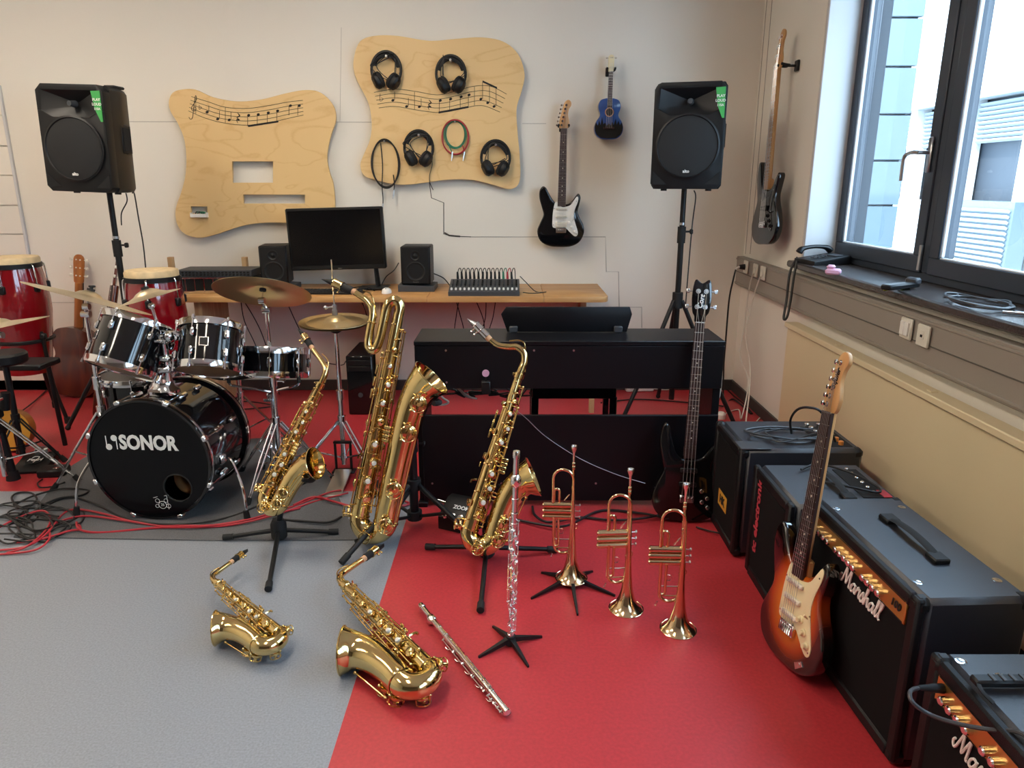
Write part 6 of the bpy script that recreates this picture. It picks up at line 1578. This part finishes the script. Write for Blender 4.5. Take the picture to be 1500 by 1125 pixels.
for x, y in ((-.165, .29), (-.11, .235)):
    q = MB(); q.lathe([(.013, 0), (.013, .002), (.007, .003), (0, .001)], 14, Matrix.Translation((x, y, .45))); q.build('stud', 'chrome', t)
# amplifier with red lettering
t, W, D = amp('bass_amplifier', 'black bass amplifier with red upright lettering beside the sunburst guitar', .93, 1.33, 2.225, 2.60, .46, corners=False)
strap(t, .46, .02, -.13, .11)
q = MB(); q.mesh(text_mesh('tc electronic', .060, .0008, .0016), FM(-D / 2 + .004, W / 2 - .075, .28) @ Matrix.Rotation(R(90), 4, 'Z')); q.build('lettering', 'tc_print', t, label='red lettering reading tc electronic')
q = MB(); q.box((D / 2 - .08, 0, .461), (.09, W - .12, .004), .001); pn = q.build('top_panel', 'matte_black', t)
for k in range(6): put(KN, 'control_knob', t, Matrix.Translation((D / 2 - .08, -.10 + k * .042, .463)) @ Matrix.Diagonal((.7, .7, .7, 1)))
q = MB(); q.box((D / 2 - .04, -W / 2 + .09, .463), (.03, .06, .004), .001); q.build('red_label', 'red_print', t)
# amplifier next to the piano
t, W, D = amp('keyboard_amplifier', 'black amplifier with yellow logo and taped corners next to the leaning bass', .91, 1.40, 2.70, 3.07, .48)
q = MB()
q.slab([(-.075, -.035), (.075, -.035), (.075, .035), (-.075, .035)], -.001, .001); 
b2 = MB(FM(-D / 2 + .004, .01, .17)); b2.box((0, 0, 0), (.12, .07, .002), .0008); lp = b2.build('logo_plate', 'yellow_print', t)
b2 = MB(FM(-D / 2 + .002, .01, .17)); b2.mesh(text_mesh('HK', .05, .0006, .002), Matrix.Translation((0, 0, .0))); b2.build('logo_print', 'matte_black', lp)
q = MB(); q.box((-D / 2 + .06, -W / 2 + .045, .482), (.12, .09, .006), .002); q.build('corner_tape', 'grey_cable', t)
q = MB(); q.box((D / 2 - .09, -.03, .479), (.12, W - .12, .004), .001); q.build('control_panel', 'matte_black', t)
ok = MB().lathe([(.010, 0), (.0095, .015), (.006, .017), (0, .0175)], 12).data('control_knob', 'orange_knob')
for r_ in range(2):
    for k in range(6): put(ok if k < 2 else KN, 'control_knob', t, Matrix.Translation((D / 2 - .12 + .05 * r_, -.13 + .045 * k, .481)))
# cables on top of the amplifiers
rr = random.Random(11)
AX, AY = 1.16, 2.86
for i in range(3):
    pts = []
    for k in range(10):
        a = k * .72 + i * 2; pts.append(V((AX + (.13 + .03 * i) * cos(a) * rr.uniform(.75, 1.1), AY - .02 + .085 * sin(a) * rr.uniform(.75, 1.15), .486 + .004 * i + rr.uniform(0, .012))))
    if i == 0: pts += [V((1.10, 2.74, .50)), V((1.05, 2.80, .49)), V((.99, 2.92, .486))]
    cable('amp_cable', ['tangled grey cable with a jack plug on the taped amplifier', 'second loop of tangled cable on the taped amplifier', 'outermost loop of tangled cable on the taped amplifier'][i], pts, .0042, 'grey_cable', group='cable tangle on the taped amplifier')
cable('amp_cable', 'black cable arching up from the taped amplifier behind the sunburst headstock', [V((1.16, 2.84, .50)), at(1158, 615, 2.80), at(1168, 600, 2.76), at(1185, 597, 2.72), at(1205, 606, 2.70), V((1.30, 2.74, .50))], .005, 'black_cable')
cable('amp_cable', 'black cable lying on the amplifier with red lettering', [V((1.08, 2.52, .47)), V((1.16, 2.56, .475)), V((1.22, 2.45, .49)), V((1.28, 2.36, .475)), V((1.26, 2.30, .475)), V((1.18, 2.34, .478)), V((1.10, 2.40, .475))], .0045, 'black_cable')
cable('amp_cable', 'black cable from the large amplifier to the right edge', [V((1.275, 1.64, .46)), V((1.32, 1.62, .44)), V((1.42, 1.55, .42)), V((1.5, 1.3, .42))], .006, 'black_cable')
jx = .975
t = thing('instrument_cable', 'grey cable with moulded plug looping out of the corner amplifier', 'cable', (jx, 1.40, .37))
P = [at(1388, 1009, 1.40), at(1368, 1008, 1.38), at(1345, 1008, 1.36), at(1333, 1014, 1.34), at(1338, 1030, 1.32), at(1365, 1048, 1.30), at(1410, 1062, 1.26), at(1460, 1070, 1.22), at(1500, 1076, 1.18), V((1.02, 1.10, .455))]
q = MB(rel(t)); SP = smooth_path(P, 6); q.tube(SP[8:], .0048, 8); q.build('cable', 'grey_cable', t)
q = MB(rel(t)); q.tube(SP[:13], [.011, .011, .010, .007, .0055], 10); q.build('plug', 'rubber', t)
t = thing('tuner_clip', 'black clip lying on top of the corner amplifier', 'clip', (at(1480, 995, 1.28).x - .0, 1.33, .45))
q = MB(); q.box((.03, 0, .018), (.14, .03, .018), .005); q.build('body', 'plastic', t)
q = MB(); q.tube(smooth_path([(-.03, 0, .02), (-.04, -.03, .018), (-.028, -.055, .006)], 4), .005, 6, flat=.5); q.build('strap', 'rubber', t)
for k in range(4):
    q = MB(); q.box((.0 + .022 * k, -.002, .028), (.008, .024, .004), .001); q.build('rib', 'plastic_grey', t)
# ================================================================ window sill things, sockets and cables
def sp(px, py): return V((0, 0, 0)) + fl(px, py, SILL)
p = V((1.70, 4.02, SILL))
t = thing('telephone', 'black desk telephone on the window sill with its curly cord hanging down', 'telephone', M=Matrix.Translation(p) @ Matrix.Rotation(R(-80), 4, 'Z'))
q = MB(Matrix.Rotation(pi / 2, 4, 'Z')); q.slab([(-.10, 0), (.11, 0), (.11, .05), (-.10, .022)], -.10, .10, .006, 2); q.build('base', 'plastic', t)
q = MB(); q.tube(smooth_path([(-.075, -.09, .055), (-.075, -.07, .075), (-.075, 0, .085), (-.075, .07, .080), (-.075, .10, .062)], 5), [.024, .022, .015, .014, .015, .022, .024], 12, flat=.75); q.build('handset', 'plastic', t)
km = MB().box((0, 0, 0), (.014, .011, .006), .002).data('key', 'plastic_grey')
for r_ in range(4):
    for k in range(3): put(km, 'key', t, Matrix.Translation((0 + .02 * k, -.06 + .02 * r_, .036 + .0027 * r_)))
q = MB(); q.box((.03, .06, .047), (.09, .04, .004), .001, Matrix.Rotation(R(8), 3, 'X')); q.build('display', 'grey_cable', t)
def helix(pts, R_, turns, r):
    P = smooth_path(pts, 24); N = len(P); out = []
    for i, c in enumerate(P):
        tdir = (P[min(i + 1, N - 1)] - P[max(i - 1, 0)]).normalized(); u = tdir.orthogonal().normalized(); w_ = tdir.cross(u); a = 2 * pi * turns * i / N
        out.append(c + (u * cos(a) + w_ * sin(a)) * R_)
    return out
hp = [V((1.60, 4.10, 1.10)), V((1.56, 4.08, 1.02)), at(1152, 440, 4.05), at(1148, 466, 4.02), at(1153, 464, 4.0), at(1158, 440, 4.02), at(1163, 405, 4.04), V((1.585, 4.06, 1.085))]
cable('phone_cord', 'black curly telephone cord hanging from the window sill over the radiator', hp, .007, 'black_cable', n=6, seg=8)
t = thing('toy_block', 'small pink and white object on the window sill beside the telephone', 'eraser', M=Matrix.Translation(fl(1220, 402, SILL)) @ Matrix.Rotation(R(-30), 4, 'Z'))
q = MB(); q.box((0, 0, .014), (.07, .045, .028), .008); q.build('lower_part', 'pink', t)
q = MB(); q.box((-.012, .004, .036), (.04, .036, .018), .008); q.build('upper_part', 'pink', t)
t = thing('capo_device', 'black device with lime green feet on the window sill', 'device', M=Matrix.Translation(fl(1318, 425, SILL)) @ Matrix.Rotation(R(-60), 4, 'Z'))
q = MB(); q.box((0, 0, .018), (.05, .20, .022), .006); q.build('bar', 'plastic', t)
q = MB(); q.box((0, .085, .032), (.055, .04, .03), .008); q.build('head', 'grey_cable', t)
for y in (.07, -.05):
    q = MB(); q.box((-.02, y, .004), (.012, .05, .008), .002); q.build('green_foot', 'lime', t)
c0 = fl(1400, 445, SILL + .008)
rr = random.Random(21)
for i in range(3):
    pts = []
    for k in range(11):
        a = k * .66 + i * 2.1; pts.append(V((min(1.81, 1.68 + .085 * cos(a) * rr.uniform(.7, 1.1)), c0.y + .17 * sin(a) * rr.uniform(.7, 1.15), SILL + .006 + .004 * i + rr.uniform(0, .01))))
    if i == 2: pts += [V((1.70, c0.y - .16, SILL + .008)), V((1.74, c0.y - .30, SILL + .006))]
    cable('sill_cable', ['coiled blue grey cable on the window sill', 'second loop of the coiled cable on the window sill', 'outermost loop of the coiled cable on the window sill'][i], pts, .0045, 'grey_cable', group='coiled cable on the window sill')
t = thing('metal_pen', 'small shiny metal plug on the window sill at the right edge', 'plug', M=Matrix.Translation(fl(1494, 463, SILL)) @ Matrix.Rotation(R(-35), 4, 'Z'))
q = MB(); q.cyl((-.05, 0, .008), (.03, 0, .008), .006, n=10); q.build('barrel', 'silver', t)
q = MB(); q.cyl((.03, 0, .008), (.055, 0, .008), .003, n=8); q.build('tip', 'silver', t)
def socket(label, px, py, kind):
    p = onx(px, py, 1.606)
    t = thing('wall_' + kind, label, kind, p)
    q = MB(); q.box((-.006, 0, 0), (.012, .082, .085), .004); q.build('plate', 'socket', t)
    if kind == 'socket':
        q = MB(); q.lathe([(.022, .0), (.024, .003), (.022, .004), (.019, -.004), (0, -.004)], 20, frame((-.012, 0, 0), (-1, 0, 0))); q.build('outlet', 'socket', t)
        for dy in (-.007, .007):
            q = MB(); q.cyl((-.008, dy, 0), (-.0095, dy, 0), .003, n=8); q.build('pin_hole', 'matte_black', t)
    elif kind == 'switch':
        for dy in (-.016, .016):
            q = MB(); q.box((-.015, dy, 0), (.008, .028, .055), .002); q.build('rocker', 'white', t)
    else:
        q = MB(); q.box((-.013, 0, .004), (.004, .03, .03), .001); q.build('port', 'socket', t)
        q = MB(); q.box((-.0155, 0, .0), (.002, .014, .010), .0005); q.build('port_hole', 'matte_black', t)
    return p
s1 = socket('wall socket with a black plug near the room corner', 1094, 391, 'socket')
s2 = socket('white wall socket with cable, middle of three near the corner', 1108, 396, 'socket')
s3 = socket('white wall socket, right of three near the corner', 1119, 400, 'socket')
socket('cream wall switch on the cable duct', 1330, 481, 'switch')
socket('cream network outlet on the cable duct', 1355, 492, 'outlet')
t = thing('power_plug', 'black plug in the wall socket near the corner', 'plug', s1)
q = MB(); q.cyl((-.012, 0, 0), (-.05, 0, 0), .021, .015, n=14); q.build('body', 'plastic', t)
q = MB(); q.tube(smooth_path([(-.045, 0, 0), (-.065, .0, -.004), (-.08, 0, -.03)], 4), .006, 8); q.build('strain_relief', 'white', t)
cable('wall_cable', 'black power cable dropping from the wall socket in the corner', [s1 + V((-.075, 0, -.02)), at(1074, 410, 4.9), at(1068, 440, 4.9), at(1063, 500, 4.92), at(1060, 540, 4.95), V((at(1060, 560, 4.95).x, 4.9, .01)), fl(1075, 585, .008), fl(1100, 606, .008)], .006, 'black_cable')
cable('wall_cable', 'white cable dropping from the middle wall socket to the floor', [s2 + V((-.02, 0, -.02)), at(1096, 430, 4.85), at(1090, 480, 4.85), at(1084, 520, 4.8), at(1096, 560, 4.7), V((1.50, 4.5, .02)), fl(1082, 600, .008), fl(1062, 606, .008), fl(1054, 612, .008)], .0045, 'white_cable')
cable('wall_cable', 'white cable dropping from the right wall socket to the floor', [s3 + V((-.02, 0, -.02)), at(1102, 440, 4.72), at(1092, 490, 4.70), at(1098, 530, 4.65), at(1098, 570, 4.5), V((1.47, 4.3, .01)), fl(1113, 612, .008)], .0045, 'white_cable')
cable('wall_cable', 'white cable beside the piano end running down to the floor', [at(1058, 530, 3.6), at(1054, 580, 3.6), V((1.02, 3.55, .30)), V((1.01, 3.5, .02)), V((1.06, 3.42, .008))], .004, 'white_cable')
t = thing('cable_connector', 'white round plug on the floor behind the taped amplifier', 'plug', fl(1056, 613))
q = MB(); q.lathe([(.03, 0), (.03, .03), (.018, .045), (0, .045)], 18); q.build('body', 'white', t)
# effects pedal by the tenor
p = fl(672, 775)
t = thing('effects_pedal', 'small black effects pedal with two knobs left of the tenor saxophone', 'effects pedal', M=Matrix.Translation((p.x, p.y + .03, 0)) @ Matrix.Rotation(R(-25), 4, 'Z'))
q = MB(Matrix.Rotation(pi / 2, 4, 'Z')); q.slab([(-.06, 0), (.07, 0), (.07, .12), (.03, .12), (-.06, .06)], -.075, .075, .005, 2); q.build('case', 'plastic', t)
for x in (-.04, 0, .04):
    q = MB(); q.lathe([(.014, 0), (.013, .016), (0, .018)], 14, frame((x, -.052, .065), (0, -.55, .8))); q.build('knob', 'silver', t)
q = MB(); q.mesh(text_mesh('ZOOM', .026, .0005, .0008), Matrix.Translation((.02, -.012, .0975)) @ Matrix.Rotation(R(34), 4, 'X')); q.build('lettering', 'white', t)
q = MB(); q.cyl((-.075, .02, .09), (-.12, .02, .095), .009, n=10); q.build('jack_plug', 'silver', t)

# ================================================================ cables on the floor
def fc(name, label, pts, r, m, g):
    n = len(pts); return cable(name, label, [fl(x, y, r + .002 + (.006 * (i % 3))) for i, (x, y) in enumerate(pts)], r, m, group=g, n=6, seg=7)
RG, KG = 'red cables on the floor', 'black cables on the floor'
fc('red_cable', 'red cable sweeping from the left border under the bass drum to the saxophones', [(0, 806), (40, 800), (70, 780), (90, 755), (110, 746), (150, 752), (200, 765), (270, 770), (340, 766), (420, 745), (480, 722), (500, 718)], .0048, 'red_cable', RG)
fc('red_cable', 'second red cable sweeping past the bass drum, just below the first', [(0, 812), (50, 806), (72, 790), (76, 770), (120, 756), (180, 762), (250, 772), (330, 770), (400, 755), (460, 735), (510, 722)], .0048, 'red_cable', RG)
fc('red_cable', 'red cable making a hook left of the bass drum', [(0, 772), (30, 757), (62, 748), (74, 760), (66, 778), (40, 800), (10, 810)], .0048, 'red_cable', RG)
fc('red_cable', 'red cable with a small loop in front of the bass drum', [(20, 795), (60, 790), (100, 778), (118, 775), (112, 765), (118, 776), (150, 780), (230, 773), (300, 771), (380, 758), (440, 744)], .005, 'red_cable', RG)
fc('red_cable', 'red cable lying between alto and baritone saxophone', [(430, 740), (460, 728), (490, 735), (520, 742), (545, 738)], .006, 'red_cable', RG)
fc('red_cable', 'red cable right of the baritone saxophone', [(560, 722), (575, 728), (590, 733), (600, 738), (585, 742)], .006, 'red_cable', RG)
rr = random.Random(5)
names = ['black cable loop nearest the left border', 'black cable crossing the heap at the left', 'black cable under the red hook', 'black cable at the top of the heap', 'black cable at the bottom of the heap', 'black cable running towards the cymbal stand foot', 'black cable at the right end of the heap', 'thin black cable inside the heap', 'black cable coiled in the middle of the heap']
for i, nm in enumerate(names):
    cx, cy = rr.uniform(5, 75), rr.uniform(742, 785); pts = []
    ph = rr.uniform(0, 6)
    for k in range(9):
        a = ph + k * .9; pts.append((cx + rr.uniform(26, 58) * cos(a), min(800, max(726, cy + rr.uniform(10, 22) * sin(a)))))
    fc('black_cable', nm, pts, .0042, 'black_cable', KG)
fc('black_cable', 'black cable forming a ring on the grey floor at the left', [(52, 744), (28, 742), (17, 730), (26, 722), (45, 722), (54, 731), (44, 741), (25, 745)], .005, 'black_cable', KG)
fc('black_cable', 'long black cable arching left of the bass drum', [(20, 740), (50, 726), (90, 716), (128, 718), (118, 726), (86, 730), (60, 742), (40, 760)], .005, 'black_cable', KG)
fc('black_cable', 'black cable passing under the bass drum front', [(60, 745), (100, 728), (140, 738), (180, 758), (230, 767), (290, 766), (340, 756), (380, 740), (400, 735)], .005, 'black_cable', KG)
fc('black_cable', 'black cable looping beside the small flat box', [(62, 702), (55, 708), (60, 714), (80, 712), (95, 706)], .004, 'black_cable', KG)
fc('black_cable', 'black cable running from the tall conga over the red floor', [(70, 570), (50, 588), (28, 605), (10, 618)], .005, 'black_cable', KG)
fc('black_cable', 'black cable on the floor between alto and baritone stands', [(400, 760), (440, 763), (480, 765), (500, 757)], .0055, 'black_cable', KG)
fc('black_cable', 'black cable lying behind the trumpets', [(780, 742), (784, 755), (805, 765), (850, 758), (900, 762), (950, 758), (985, 748)], .006, 'black_cable', KG)
fc('black_cable', 'second black cable lying behind the trumpets, a little nearer', [(745, 758), (790, 768), (830, 770), (880, 748), (940, 752), (980, 760)], .006, 'black_cable', KG)
fc('black_cable', 'thin black cable between leaning bass and taped amplifier', [(1020, 772), (1040, 778), (1058, 782), (1066, 786)], .004, 'black_cable', KG)
fc('black_cable', 'black cable on the red floor behind the bass drum', [(320, 592), (360, 588), (400, 595), (340, 600), (300, 596)], .005, 'black_cable', KG)
fc('black_cable', 'black cable at the baseboard behind the taped amplifier', [(1060, 565), (1075, 580), (1090, 592), (1102, 606)], .005, 'black_cable', KG)
